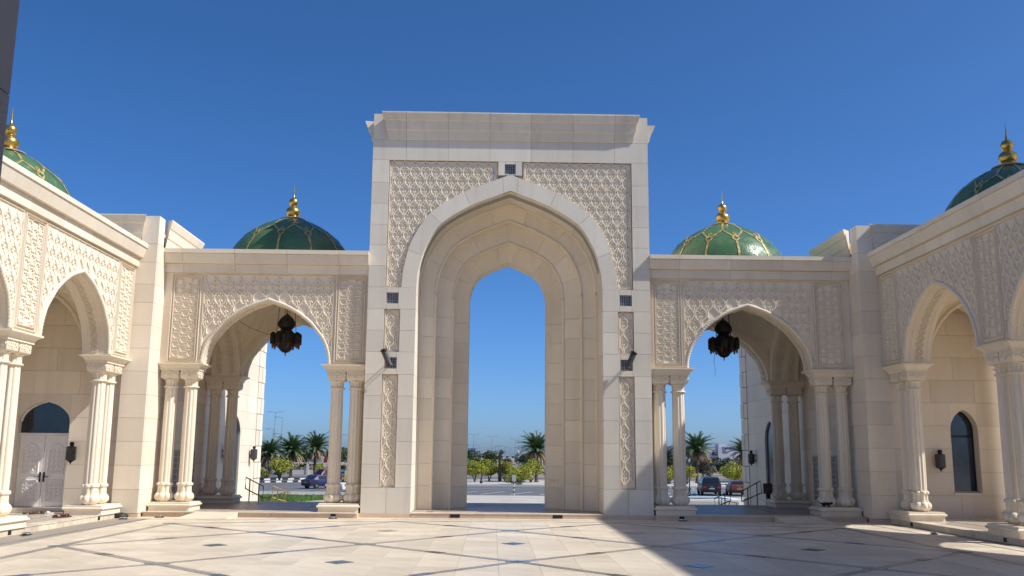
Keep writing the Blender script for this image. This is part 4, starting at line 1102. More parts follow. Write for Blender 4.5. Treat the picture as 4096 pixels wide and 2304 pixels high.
# ------------------------------------------------------------------ black cat on the right plinth
def cat():
    P = [(0, 0, .115), (.09, 0, .125), (.17, 0, .12), (.23, .0, .125), (.285, 0, .135), (.33, 0, .125),   # pelvis .. neck .. head .. muzzle
         (-.06, 0, .13), (-.12, 0, .15), (-.17, 0, .20), (-.20, .0, .24),                                   # tail
         (.20, .03, .08), (.215, .03, .035), (.225, .03, .0), (.18, -.03, .08), (.16, -.03, .035), (.165, -.03, .0),
         (.02, .032, .085), (-.02, .035, .05), (.0, .035, .0), (.0, -.032, .085), (.04, -.035, .05), (.03, -.035, .0), (.292, .022, .178), (.292, -.022, .178)]
    E = [(0, 1), (1, 2), (2, 3), (3, 4), (4, 5), (0, 6), (6, 7), (7, 8), (8, 9), (2, 10), (10, 11), (11, 12), (2, 13), (13, 14), (14, 15), (0, 16), (16, 17), (17, 18), (0, 19), (19, 20), (20, 21), (4, 22), (4, 23)]
    rad = [.05, .055, .052, .035, .042, .022, .02, .016, .015, .010, .024, .015, .016, .024, .015, .016, .03, .017, .016, .03, .017, .016, .010, .010]
    me = bpy.data.meshes.new('cat'); me.from_pydata(P, E, []); o = bpy.data.objects.new('cat', me); COL.objects.link(o)
    md = o.modifiers.new('skin', 'SKIN')
    if not me.skin_vertices:
        bm = bmesh.new(); bm.from_mesh(me); bm.verts.layers.skin.verify(); bm.to_mesh(me); bm.free()
    for v, r in zip(me.skin_vertices[0].data, rad): v.radius = (r, r)
    me.skin_vertices[0].data[0].use_root = True
    o.modifiers.new('sub', 'SUBSURF').levels = 2; o.modifiers['sub'].render_levels = 2
    me.materials.append(MATS['cat_fur'])
    dg = bpy.context.evaluated_depsgraph_get(); ev = o.evaluated_get(dg); m2 = bpy.data.meshes.new_from_object(ev)
    o.modifiers.clear(); o.data = m2
    if not m2.materials: m2.materials.append(MATS['cat_fur'])
    m2.shade_smooth()
    o.location = (8.45, 0.02, .352); o.scale = (.8, .8, .8)
    tag(o, 'black cat walking along the right pavilion plinth', 'cat')
cat()

# ------------------------------------------------------------------ stair railings
def railing(name, lab, mat, pts_top, pts_bot, posts, r=.02):
    t = thing(name, (pts_top[0][0], pts_top[0][1], pts_bot[0][2]-.3), lab, 'railing', 'stair railings')
    MB().tube([pts_bot[0], pts_top[0], pts_top[1], pts_bot[1], pts_bot[0]], r, 6).build('rail_loop', mat, t, 50)
    for a, b in posts: MB().tube([a, b], r*.95, 6).build('post', mat, t, 50)
railing('railing', 'dark metal railing against the white wall of the left pavilion', 'rail_dark', [(-8.35, 5.5, .88), (-7.88, 5.95, .58)], [(-8.35, 5.5, .53), (-7.88, 5.95, .22)],
        [((-8.24, 5.6, -.2), (-8.24, 5.6, .80)), ((-8.0, 5.84, -.3), (-8.0, 5.84, .65))])
railing('railing', 'brass yellow railing in front of the lawn', 'rail_brass', [(-7.95, 7.6, .53), (-7.45, 8.1, .31)], [(-7.95, 7.6, .15), (-7.45, 8.1, -.04)],
        [((-7.79, 7.7, -1.1), (-7.79, 7.7, .45)), ((-7.60, 7.95, -1.2), (-7.60, 7.95, .37))])
railing('railing', 'low bronze railing crossing behind the brass one, before the lawn', 'rail_dark', [(-8.45, 8.2, .08), (-7.55, 8.2, .33)], [(-8.45, 8.2, -.6), (-7.55, 8.2, -.4)],
        [((-8.2, 8.2, -1.4), (-8.2, 8.2, .15)), ((-7.85, 8.2, -1.4), (-7.85, 8.2, .24))])
railing('railing', 'bronze railing against the shaded outer wall of the right pavilion', 'rail_dark', [(7.80, 5.9, .55), (8.32, 5.5, .90)], [(7.80, 5.9, .22), (8.36, 5.5, .52)],
        [((7.97, 5.75, -.2), (7.97, 5.75, .68)), ((8.23, 5.6, -.2), (8.23, 5.6, .84))])
railing('railing', 'bronze railing in front of the white fountain basin', 'rail_dark', [(7.28, 7.6, .22), (7.86, 7.6, .52)], [(7.34, 7.6, -.04), (7.86, 7.6, .18)],
        [((7.45, 7.6, -1.0), (7.45, 7.6, .31)), ((7.66, 7.6, -1.0), (7.66, 7.6, .42))])
railing('railing', 'low brass railing right of the fountain basin', 'rail_brass', [(7.70, 8.3, .18), (8.25, 8.3, .06)], [(7.70, 8.3, -.5), (8.25, 8.3, -.6)],
        [((7.98, 8.3, -1.4), (7.98, 8.3, .12))])
t = thing('notice_stand', (8.52, 5.3, ZS), 'small dark red notice board on a stand by the right rear columns', 'sign')
MB().box(8.36, 8.66, 5.3, 5.33, .50, .83).build('board', 'board_red', t)
MB().box(8.44, 8.58, 5.305, 5.325, ZS, .50).build('stand', 'black_metal', t)
pr = MB(); pr.box(8.40, 8.52, 5.297, 5.2995, .56, .59); pr.box(8.40, 8.60, 5.297, 5.2995, .63, .645); pr.box(8.42, 8.60, 5.297, 5.2995, .67, .685); pr.lathe([(.025, .72), (.026, .725)], (8.52, 5.298), 8); pr.build('print', 'letter_brown', t)

# ------------------------------------------------------------------ the car park and beyond
G = -1.7
struct('ground', MB().box(-6000, 6000, -4000, 12000, G-1.0, G-.03), 'earth', 'dry pale ground reaching to the horizon')
for s in (-1, 1):
    a, b = sorted((s*14.31, s*75)); struct('bounce_paving', MB().box(a, b, -75, 8.8, G-.02, -.04), 'concrete', 'unseen pale paving added outside the %s arcade to bounce sunlight' % ('right' if s > 0 else 'left'))  # unseen pale slabs, added to bounce sunlight into the arcades
struct('bounce_paving', MB().box(-14.3, 14.3, -75, -31.02, G-.02, -.04), 'concrete', 'unseen pale paving added behind the near portal to bounce sunlight')  # likewise added out of view for more bounced light
struct('pavement', MB().box(-60, 60, 8.9, 55.9, G-.5, G), 'concrete', 'pale paved strip outside the steps')
struct('road', MB().box(-70, 70, 55.95, 80, G-.5, G-.012), 'asphalt', 'grey asphalt car park lane')
struct('far_road', MB().box(-90, 90, 103, 124, G-.5, G-.012), 'asphalt', 'second asphalt lane behind the trees')
struct('left_road', MB().box(-70, -11.5, 80.01, 102.9, G-.5, G-.011), 'asphalt', 'asphalt junction by the palms')
struct('traffic_island', MB().box(-11.4, 70, 80.05, 102.9, G-.5, G+.04), 'concrete', 'pale kerbed island with trees')
lw = MB(); lw.rings([[(-60, 41.0, G-.1), (-14.6, 41.0, G-.1), (-8.5, 53.9, G-.1), (-60, 53.9, G-.1)], [(-60, 41.0, G+.02), (-14.6, 41.0, G+.02), (-8.5, 53.9, G+.02), (-60, 53.9, G+.02)]])
lawn = lw.build('lawn', 'grass'); lawn['kind'] = 'structure'
gr = MB()
for k in range(9000):
    x = -24+rnd.random()*15; y = 41.2+rnd.random()*12.5
    if x > -14.6+(y-41)*6.1/12.9-.1: continue
    h = .05+rnd.random()*.07; a = rnd.random()*3.14; dx, dy = .03*math.cos(a), .03*math.sin(a)
    gr.f.append([gr.p(x-dx, y-dy, G+.02), gr.p(x+dx, y+dy, G+.02), gr.p(x+dy*1.5, y, G+.02+h)])
g_o = gr.build('grass', 'grass'); tag(g_o, 'mown green lawn seen through the left pavilion', 'grass', None, 'stuff')
def line(x0, y0, x1, y1, w=.12, name='parking_line'):
    m = MB(); dx, dy = x1-x0, y1-y0; L = math.hypot(dx, dy); nx, ny = -dy/L*w/2, dx/L*w/2; z = G-.004
    m.face([(x0+nx, y0+ny, z), (x0-nx, y0-ny, z), (x1-nx, y1-ny, z), (x1+nx, y1+ny, z)]); return m
road = bpy.data.objects['road']
for x in (-30, -27.4, -24.8, -22.2, -19.6, -17, -14.4, -11.8, -9.2, -6.6, -4.0, -1.4, 1.2, 3.8, 6.4, 9.0, 11.6, 14.2, 16.8, 19.4, 22.0, 24.6, 27.2):
    line(x, 58.0, x+2.2, 64.5).build('parking_line', 'white_paint', road)
line(-40, 72, 40, 72.4, .12).build('parking_line', 'white_paint', road)
def kerb(x0, y0, x1, y1, label, n, striped=True):
    t = thing('kerb', ((x0+x1)/2, (y0+y1)/2, G), label, 'kerb', 'kerbs of the car park'); L = math.hypot(x1-x0, y1-y0); ux, uy = (x1-x0)/L, (y1-y0)/L; px, py = -uy*.09, ux*.09
    for k in range(n):
        a, b = L*k/n+.01, L*(k+1)/n-.01; m = MB()
        q = [(x0+ux*a+px, y0+uy*a+py), (x0+ux*a-px, y0+uy*a-py), (x0+ux*b-px, y0+uy*b-py), (x0+ux*b+px, y0+uy*b+py)]
        m.rings([[(x, y, G-.02) for x, y in q], [(x, y, G+.18) for x, y in q]])
        m.build('kerb_stone', 'black_paint' if (striped and k % 2) else 'kerb_white', t)
kerb(-30, 83, -22.5, 90.5, 'black and white kerb in front of the yellow bushes', 14)
kerb(-33, 92.5, -22, 105, 'black and white kerb behind the yellow bushes', 18)
kerb(-11.4, 80.0, 40, 80.0, 'pale kerb along the tree island behind the gateway', 40, False)
kerb(-40, 55.9, -3.5, 55.9, 'pale kerb between pavement and car park', 30, False)
kerb(-11.4, 102.9, 60, 102.9, 'far pale kerb behind the trees', 40, False)

# ------------------------------------------------------------------ palms
def palm_proto(seed, trunk_h, crown_r, nfr, name='palm_tree'):
    r = random.Random(seed); t = thing(name, (0, 0, 0), 'palm', 'palm tree', 'date palms', False)
    m = MB(); rr = []
    n = int(trunk_h/.14)
    for k in range(n+1):
        z = trunk_h*k/n; q = .20*(1-.25*k/n)*(1.12 if k % 2 else .94)+(.10 if k < 2 else 0)
        rr.append([(q*math.cos(a)+.05*math.sin(z*.6), q*math.sin(a), z) for a in [2*math.pi*i/9 for i in range(9)]])
    m.rings(rr).build('trunk', 'bark', t)
    def frond(mb, az, el, L, droop, w):
        P = []; ns = 11
        for i in range(ns):
            s = i/(ns-1); e = el-droop*s*s; P.append((s*L, e))
        pts = []; x = 0; z = trunk_h; step = L/(ns-1)
        for i in range(ns):
            pts.append(Vector((x*math.cos(az), x*math.sin(az), z)))
            e = el-droop*(i/(ns-1))**1.4; x += step*math.cos(e); z += step*math.sin(e)
        side = Vector((-math.sin(az), math.cos(az), 0))
        for i in range(1, ns):
            a, b = pts[i-1], pts[i]; d = (b-a).normalized(); up = side.cross(d)
            for q in range(4):
                p = a.lerp(b, (q+.5)/4); s = (i-1+(q+.5)/4)/(ns-1)
                ll = w*(.35+1.0*math.sin(min(1, s*1.25+.12)*math.pi*.9))*(.8+.4*r.random())
                if ll < .04: continue
                for sg in (-1, 1):
                    tip = p+side*sg*ll*.80+d*ll*.75-up*ll*(.10+.3*r.random())
                    mb.f.append([mb.p(*(p-d*.03)), mb.p(*(p+d*.045)), mb.p(*(p.lerp(tip, .6)+d*.03)), mb.p(*tip)])
            mb.f.append([mb.p(*(a-side*.018)), mb.p(*(a+side*.018)), mb.p(*(b+side*.012)), mb.p(*(b-side*.012))])
    g = MB(); d = MB()
    for k in range(nfr):
        az = k*2.399+r.random()*.4; f = k/nfr
        el = 1.30-1.15*f+r.uniform(-.12, .12); frond(g, az, el, crown_r*r.uniform(.85, 1.12), .75+.55*f+r.uniform(-.15, .15), .42)
    for k in range(int(nfr*.55)):
        az = k*2.399+1+r.random()*.5; frond(d, az, -.05-.55*r.random(), crown_r*r.uniform(.6, .9), 1.0+r.uniform(-.2, .3), .30)
    g.build('crown', 'palm_green', t); d.build('dry_fronds', 'palm_dry', t)
    return t
PA = palm_proto(3, 3.9, 2.75, 58); PB = palm_proto(11, 3.2, 2.8, 62)
first = {id(PA): True, id(PB): True}
def put(proto, x, y, z, rz, sc, label):
    if first.get(id(proto)):
        first[id(proto)] = False; o = proto; o.location = (x, y, z); o.rotation_euler = (0, 0, rz); o.scale = (sc,)*3; o['label'] = label; return o
    return copy_tree(proto, (x, y, z), rz, label, None, sc)
put(PB, -30.2, 103, G, .3, .98, 'bushy palm beside the white wall, left of three')
put(PB, -27.9, 106, G, 2.0, 1.08, 'middle one of the three palms behind the yellow bush')
put(PA, -25.0, 108, G, 4.1, 1.02, 'tallest of the three palms, behind the red car')
put(PA, 5.25, 96, G, 1.0, 1.03, 'palm with drooping dry fronds at the right of the gate opening')
put(PB, -4.05, 97, G, 5.0, .80, 'palm cut off by the left jamb of the gate opening')
put(PA, 26.2, 98, G, 2.7, 1.06, 'large palm in front of the white shop building')
put(PB, 22.2, 99, G, 3.3, .86, 'palm partly hidden behind the right pavilion columns')
put(PA, 33.6, 102, G, 0.4, .98, 'palm half hidden by the outer wall of the right pavilion')
# dead palm stump
st = thing('dead_palm', (.68, 97, G), 'brown dead palm stump bent at the top behind the trees', 'dead tree')
MB().tube([(.62, 97, G), (.60, 97, .4), (.58, 97, 1.4), (.68, 97, 1.95), (.95, 97, 2.2)], [.24, .21, .20, .27, .30], 9).build('trunk', 'bark', st)
rg = MB(); r_ = random.Random(5)
for k in range(50):
    a = r_.random()*6.28; p = (.85+r_.uniform(-.3, .3), 97+r_.uniform(-.3, .3), 2.1+r_.uniform(-.3, .25)); q = (p[0]+.35*math.cos(a), p[1]+.35*math.sin(a), p[2]+r_.uniform(-.35, .2))
    rg.f.append([rg.p(*p), rg.p(p[0], p[1], p[2]+.05), rg.p(*q)])
rg.build('dry_fronds', 'palm_dry', st)

# ------------------------------------------------------------------ round trees, scrub
def leaf_mass(mb, c, rad, n, size, r, squash=1.0):
    for _ in range(n):
        while True:
            v = Vector((r.uniform(-1, 1), r.uniform(-1, 1), r.uniform(-1, 1)))
            if v.length <= 1: break
        L = v.length; v = v*(L**-.45 if L > .05 else 1)
        p = Vector(c)+Vector((v.x*rad, v.y*rad, v.z*rad*squash))
        a = Vector((r.uniform(-1, 1), r.uniform(-1, 1), r.uniform(-1, 1))).normalized(); b = a.cross(Vector((r.uniform(-1, 1), r.uniform(-1, 1), r.uniform(-1, 1)))).normalized()
        s = size*r.uniform(.6, 1.3)
        mb.f.append([mb.p(*(p-a*s)), mb.p(*(p+b*s*.5)), mb.p(*(p+a*s)), mb.p(*(p-b*s*.5))])
def tree_proto(seed, h, w, mat, nleaf=2600, low=.28, group='small round trees', leaf=.085):
    r = random.Random(seed); t = thing('small_tree', (0, 0, 0), 'tree', 'tree', group, False)
    tr = MB(); cl = []
    for k in range(15):
        a = k*2.4; q = w*.5*(.25+.65*r.random()); z = h*(low+.18+(.95-low-.25)*r.random()); cl.append((q*math.cos(a), q*math.sin(a), z))
    for k in range(5):
        c = cl[k]; tr.tube([(r.uniform(-.08, .08), r.uniform(-.08, .08), 0), (c[0]*.25, c[1]*.25, h*low*.8), (c[0]*.7, c[1]*.7, c[2]*.85), c], [.07, .055, .035, .015], 5)
    tr.build('trunk', 'bark', t)
    m = MB()
    for c in cl: leaf_mass(m, c, w*r.uniform(.17, .27), nleaf//15, leaf, r, .85)
    m.build('crown', mat, t)
    return t
TP = [tree_proto(21, 2.75, 2.5, 'leaf_yellow', 4200, .24), tree_proto(22, 2.6, 2.2, 'leaf_yellow', 3800, .2), tree_proto(23, 2.3, 2.9, 'leaf_yellow', 4600, .08)]
for q in TP: first[id(q)] = True
for p, x, y, rz, sc, l in ((0, -2.5, 93, .2, 1.0, 'round yellow-green tree left of the lamp post in the gate opening'), (1, -.75, 98, 1.0, 1.08, 'yellow-green tree just right of the lamp post in the gate opening'),
    (0, 1.25, 100, 2.2, .98, 'tree between the stump and the striped sign post'), (2, 2.75, 84.5, .4, 1.02, 'wide yellow bush-like tree behind the striped sign post'),
    (1, 4.45, 94, 3.0, 1.12, 'narrow yellow-green tree before the palm in the gate opening'), (0, -26.3, 92, 1.4, 1.02, 'round bright yellow bush before the middle palm'),
    (1, -28.2, 91, .6, .62, 'small yellow bush against the left outer wall'), (2, -25.0, 113, 2.0, .80, 'yellow bush behind the red car'),
    (2, 21.6, 93.5, .9, .92, 'yellow-green bush left of the right pavilion columns'), (1, 23.6, 92, 2.9, .88, 'yellow bush beside the black lamp post on the right'),
    (2, 29.6, 92, 4.2, 1.12, 'large yellow-green bush behind the brown hatchback')): put(TP[p], x, y, G, rz, sc, l)
DT = [tree_proto(31, 5.2, 6.5, 'leaf_dark', 2400, .2, 'dark trees far behind', .26), tree_proto(32, 4.2, 5.2, 'scrub', 2000, .15, 'dark trees far behind', .24)]
for q in DT: first[id(q)] = True
for k_, (x, y, p, sc, l) in enumerate(((-9, 190, 0, .80, 'dark tree behind the blue road sign'), (-5.0, 196, 0, .78, 'dark tree behind the lamp post in the gate opening'), (-1.2, 192, 0, .80, 'dark tree left of the dead palm'), (3.2, 198, 1, .62, 'grey-green tree just right of the dead palm'), (7.6, 194, 0, .70, 'dark tree under the white tower'),
    (12.5, 180, 0, .72, 'dark tree behind the palm in the gate opening'), (-14, 185, 0, .9, 'dark tree hidden mostly by the left gate jamb'), (-46, 160, 0, .8, 'dark tree left of the left-hand palm'), (-38.5, 165, 0, .8, 'dark tree behind the middle palm'), (-32, 170, 0, .85, 'dark tree behind the tallest left palm'), (-25.5, 168, 0, .85, 'dark tree between the left pavilion inner columns'),
    (28, 155, 1, .68, 'grey-green tree behind the right pavilion columns'), (33, 150, 1, .70, 'grey-green tree left of the large right palm trunk'), (37.5, 146, 1, .78, 'grey-green tree right behind the large right palm'), (42, 149, 0, .60, 'dark tree below the shop lettering'), (46.5, 152, 1, .74, 'grey-green tree above the brown hatchback'), (52, 150, 1, .7, 'grey-green tree cut off by the right outer wall'))):
    put(DT[p], x, y, G, k_*1.7, sc, l)
sc_ = MB(); rs = random.Random(9)
for k in range(420):
    x = rs.uniform(-60, 75); y = rs.uniform(126, 230); q = rs.uniform(.4, 1.0); leaf_mass(sc_, (x, y, G+q*.5), q, 26, .22, rs, .6)
tag(sc_.build('dry_scrub', 'scrub'), 'low dry scrub on the waste ground behind the trees', 'scrub', None, 'stuff')

# ------------------------------------------------------------------ lamp posts, masts, signs
def lamp_post(x, y, h, label):
    t = thing('lamp_post', (x, y, G), label, 'lamp post', 'black lamp posts')
    MB().lathe([(.17, G), (.17, G+.25), (.11, G+.32), (.10, G+.6), (.055, G+.75)], (x, y), 10).build('base', 'black_metal', t, 40)
    MB().lathe([(.05, G+.74), (.035, G+h-.38), (.06, G+h-.35)], (x, y), 8).build('pole', 'black_metal', t, 40)
    MB().lathe([(.06, G+h-.35), (.13, G+h-.06), (.13, G+h-.05)], (x, y), 8).build('lantern', 'frame_grey', t, 40)
    MB().lathe([(.16, G+h-.05), (.10, G+h+.03), (.02, G+h+.09)], (x, y), 8).build('cap', 'black_metal', t, 40)
lamp_post(-1.66, 88.5, 3.1, 'black lamp post among the trees in the gate opening')
lamp_post(16.67, 57.0, 3.25, 'black lamp post right of the right pavilion inner columns')
lamp_post(-26.2, 120, 2.3, 'black lamp post in front of the tallest left palm')
def mast(x, y, ztop, arms, label):
    t = thing('light_mast', (x, y, G), label, 'light mast', 'tall street light masts')
    MB().lathe([(.13, G), (.10, (G+ztop)/2), (.06, ztop)], (x, y), 6).build('pole', 'pole_grey', t)
    for s in arms:
        MB().tube([(x, y, ztop-.02), (x+s*1.0, y, ztop+.10)], .045, 5).build('arm', 'pole_grey', t); MB().box(min(x+s*.8, x+s*1.9), max(x+s*.8, x+s*1.9), y-.12, y+.12, ztop+.06, ztop+.17).build('lamp_head', 'pole_grey', t)
for x, y, z, arms, l in ((-51.8, 200, 11.2, (-1, 1), 'tallest double-armed mast left of the palms'), (-50.1, 200, 10.0, (-1,), 'tall single-armed mast next to the double-armed one'), (-52.1, 200, 7.2, (-1,), 'shorter mast left of the tallest one'),
    (-50.2, 200, 6.1, (-1,), 'short mast just under the tall single-armed one'), (-41.9, 200, 6.5, (-1,), 'mast above the tallest left palm'), (-41.1, 200, 5.75, (-1,), 'lower mast right above the tallest left palm'), (-34.3, 200, 6.0, (-1,), 'mast seen between the left pavilion inner columns'),
    (-6.7, 300, 8.65, (-1, 1), 'double-armed mast leftmost in the gate opening'), (-.41, 300, 7.95, (-1, 1), 'double-armed mast left of the middle of the gate opening'), (7.5, 300, 7.1, (-1, 1), 'double-armed mast right of the middle of the gate opening'),
    (-4.8, 300, 5.0, (-1,), 'thin mast right of the blue road sign'), (.8, 300, 4.75, (1,), 'thin mast close to the middle double-armed one'), (4.1, 300, 4.7, (-1,), 'thin mast right of the dead palm'), (2.1, 300, 4.5, (-1,), 'thin mast above the dead palm'),
    (5.9, 300, 4.2, (-1,), 'lowest thin mast left of the white tower'), (8.9, 300, 4.15, (-1,), 'thin mast beside the white tower'), (-1.9, 300, 3.9, (1,), 'lowest thin mast left of the dead palm'), (12.7, 300, 6.1, (-1,), 'mast half behind the palm in the gate opening')):
    mast(x, y, z, arms, l)
t = thing('road_sign', (-7.3, 300, G), 'blue road sign on a curved gantry far behind the gateway', 'sign')
MB().box(-8.6, -6.1, 299.9, 300, 2.6, 3.85).build('panel', 'sign_blue', t); MB().tube([(-6.1, 300.1, 3.2), (-5.0, 300.1, 2.9), (-4.2, 300.1, 1.8), (-4.0, 300.1, G)], .14, 6).build('gantry', 'pole_grey', t)
pr = MB(); pr.box(-8.4, -6.4, 299.86, 299.89, 3.45, 3.6); pr.box(-8.4, -6.8, 299.86, 299.89, 3.05, 3.17); pr.build('print', 'kerb_white', t)
t = thing('sign_gantry', (-1.6, 420, G), 'pale square gantry sign far off in the gate opening', 'sign')
MB().tube([(-4.3, 420, G), (-4.3, 420, 3.1), (-.6, 420, 3.1), (-.6, 420, G)], .16, 6).build('frame', 'kerb_white', t); MB().box(-4.1, -.8, 420.0, 420.1, 2.3, 3.0).build('panel', 'far_white', t)
t = thing('sign_post', (1.48, 56.3, G), 'black and white striped post with a grey sign plate', 'sign')
for k in range(7): MB().lathe([(.045, G+.18*k), (.045, G+.18*(k+1))], (1.48, 56.3), 8).build('stripe', 'black_paint' if k % 2 else 'white_paint', t, 40)
MB().box(1.31, 1.65, 56.22, 56.25, G+1.20, G+1.72).build('plate', 'frame_grey', t)
t = thing('menu_board', (-21.8, 112, G), 'black standing menu board with pale blue print behind the white car', 'sign')
MB().box(-22.2, -21.5, 112, 112.08, G+.1, G+1.75).build('board', 'black_paint', t)
pr = MB()
for k in range(2): pr.box(-22.1, -21.6, 111.97, 111.99, G+.25+k*.55, G+.6+k*.55)
pr.build('print', 'teal_print', t)
t = thing('banner', (-23.2, 105, G), 'small red banner on a pole between palm and column', 'banner')
MB().tube([(-22.85, 105, G), (-22.85, 105, 1.1)], .03, 6).build('pole', 'pole_grey', t); MB().box(-23.35, -22.88, 105, 105.03, .45, 1.05).build('cloth', 'banner_red', t)
t = thing('warning_board', (-12.6, 55.2, G), 'yellow and white warning board on a thin post before the white car', 'sign')
MB().tube([(-12.6, 55.2, G), (-12.6, 55.2, -.1)], .03, 6).build('post', 'black_paint', t); MB().box(-12.82, -12.62, 55.17, 55.2, -.62, -.12).build('board', 'yellow_paint', t); MB().box(-12.62, -12.5, 55.17, 55.2, -.62, -.08).build('edge', 'white_paint', t)

# ------------------------------------------------------------------ white boundary wall behind the left palms
bw = thing('boundary_wall', (-28, 130, G), 'white boundary wall with dark railing panels behind the palms', 'wall')
MB().box(-44, -22, 130, 130.25, G, G+.75).build('wall', 'kerb_white', bw); MB().box(-44, -22, 129.95, 130.3, G+1.75, G+1.95).build('coping', 'kerb_white', bw)
for k in range(9):
    x = -44+k*2.75; MB().box(x-.2, x+.2, 129.9, 130.35, G+.0, G+2.05).build('pillar', 'kerb_white', bw)
    if k < 8:
        f = MB().box(x+.22, x+2.53, 130.1, 130.14, G+.75, G+.82).build('railing_panel', 'bronze', bw)
        for q in range(9): MB().box(x+.35+q*.25, x+.40+q*.25, 130.09, 130.13, G+.82, G+1.75).build('bar', 'bronze', f)
t = thing('gate_pillar', (23.5, 118, G), 'low grey pillar left of the large palm on waste ground', 'pillar'); MB().box(23.1, 23.8, 118, 118.6, G, G+1.3).build('shaft', 'frame_grey', t); MB().box(23.0, 23.9, 117.9, 118.7, G+1.301, G+1.42).build('cap', 'frame_grey', t)

# ------------------------------------------------------------------ far buildings
def far_block(name, x0, x1, y, z1, label, mat='far_white', d=12, win=0):
    t = thing(name, ((x0+x1)/2, y, G), label, 'building', 'far buildings'); MB().box(x0, x1, y, y+d, G, z1).build('wall', mat, t); MB().box(x0-.2, x1+.2, y-.2, y+d+.2, z1+.01, z1+.25).build('roof', mat, t)
    for k in range(win):
        a = x0+(x1-x0)*(k+.3)/win; MB().box(a, a+(x1-x0)/win*.4, y-.05, y-.01, (G+z1)/2, z1-.4).build('window', 'glass_dark', t)
    return t
far_block('low_building', -18, 2, 620, 1.6, 'long low white building left in the gate opening', win=5)
far_block('low_building', 5, 26, 700, 1.3, 'long low white building right in the gate opening', win=5)
far_block('low_building', 9, 16, 330, .2, 'low pale hut behind the scrub in the gate opening', win=2)
far_block('low_building', -64, -48, 330, 1.6, 'low pale house behind the left palms', win=3)
tw = thing('white_tower', (13.5, 480, G), 'slim white tower on the horizon in the gate opening', 'tower')
MB().lathe([(.9, G), (.9, 3.3), (.55, 3.5), (.3, 4.1)], (13.5, 480), 12).build('shaft', 'far_white', tw, 40)
t = thing('shop_building', (86, 306, G), 'pale lavender shop building with dark blue lettering', 'building')
MB().box(77.6, 110, 302, 330, G, 5.35).build('wall', 'mall_wall', t); MB().box(72.0, 77.59, 303, 330, G, 4.9).build('side_wing', 'mall_wall', t); MB().box(78.0, 80.4, 303, 308, 5.36, 6.35).build('stair_tower', 'mall_wall', t)
for z in (.3, 2.2): MB().box(75.6, 77.4, 302.95, 302.99, z, z+1.2).build('window', 'glass_dark', t)
for x in (80.0, 88.5, 89.2, 90): MB().tube([(x, 305, 5.3), (x, 305, 7.0 if x > 81 else 6.9)], .05, 4).build('antenna', 'pole_grey', t)
def text(body, x, z, size, mat, y=301.96, name='lettering', bold=.012):
    cu = bpy.data.curves.new(name, 'FONT'); cu.body = body; cu.size = size; cu.extrude = .04; cu.offset = bold*size
    o = bpy.data.objects.new(name, cu); COL.objects.link(o)
    dg = bpy.context.evaluated_depsgraph_get(); me = bpy.data.meshes.new_from_object(o.evaluated_get(dg)); bpy.data.objects.remove(o)
    me.transform(Matrix.Translation((x, y, z)) @ Matrix.Rotation(math.pi/2, 4, 'X')); me.materials.clear(); me.materials.append(MATS[mat])
    return link(name, me, t)
text('Carrefour', 79.05, 4.42, 1.15, 'letter_blue', bold=.02)
lg = MB(); q = [(84.0+.62+.62*math.cos(a), 4.95+.52*math.sin(a)) for a in [.7+k*(6.283-1.4)/12 for k in range(13)]]
lgm = MB(lambda u, v, w: (u, 301.96-w, v)); lgm.ribbon(q, .26, .05, 0, .9); lgm.build('logo', 'letter_blue', t)
lgr = MB(lambda u, v, w: (u, 301.96-w, v)); lgr.ribbon([(84.35, 4.95), (84.75, 5.12), (84.75, 4.78), (84.35, 4.95)], .14, .05, 0, .9); lgr.build('logo', 'logo_red', t)
am = MB(lambda u, v, w: (u, 301.96-w, v))
for P in ([(79.1, 4.1), (79.5, 4.0), (80.0, 4.1), (80.2, 3.9)], [(79.1, 3.55), (79.6, 3.5), (80.1, 3.6), (80.5, 3.5), (80.5, 3.75)], [(79.3, 3.2), (79.8, 3.1), (80.4, 3.2)], [(80.8, 3.6), (80.9, 3.2), (80.5, 3.1)], [(79.4, 3.75), (79.4, 3.3)]): am.ribbon(P, .14, .04, 0, .9)
am.build('lettering', 'letter_brown', t)
far_block('low_building', 64.5, 70, 310, 5.2, 'pale building behind the palm by the right pavilion columns', 'mall_wall', 20, 2)

# ------------------------------------------------------------------ fountain basin
f = thing('fountain', (11.0, 24.2, G), 'white tiled fountain basin with blue water right of the columns', 'fountain')
MB().box(7.2, 12.0, 22.5, 25.9, G, -.52).build('basin_wall', 'white_paint', f)
rm = MB()
for a in ((7.05, 12.15, 22.35, 22.75), (7.05, 12.15, 25.65, 26.05), (7.05, 7.4, 22.76, 25.64), (11.8, 12.15, 22.76, 25.64)): MB().box(*a, -.519, -.44).build('rim', 'white_paint', f)
MB().box(7.41, 11.79, 22.76, 25.64, -.515, -.48).build('water', 'water', f)
tl = MB().box(-.05, .05, -.008, 0, -.05, .05).mesh('wall_tile', 'frame_grey')
for k in range(24):
    for j in range(3): link('wall_tile', MB().box(-.035, .035, -.006, 0, -.03, .03).mesh('wall_tile', 'frame_grey') if (k, j) == (0, 0) else bpy.data.meshes['wall_tile.001'], f, (7.5+k*.19, 22.499, -.72-j*.17))
jt = MB(); rj = random.Random(4)
for k in range(110):
    a = rj.random()*6.28; s = rj.random(); r0 = s*.30; z = -.46+.50*(1-(s*1.15-.15)**2)*(.75+.3*rj.random()); x, y = 10.05+r0*math.cos(a), 24.2+r0*math.sin(a); e = .007+.009*rj.random()
    jt.lathe([(.001, z-e*1.6), (e, z), (.001, z+e*1.6)], (x, y), 4)
o = jt.build('water_jet', 'spray', f); o['kind'] = 'stuff'

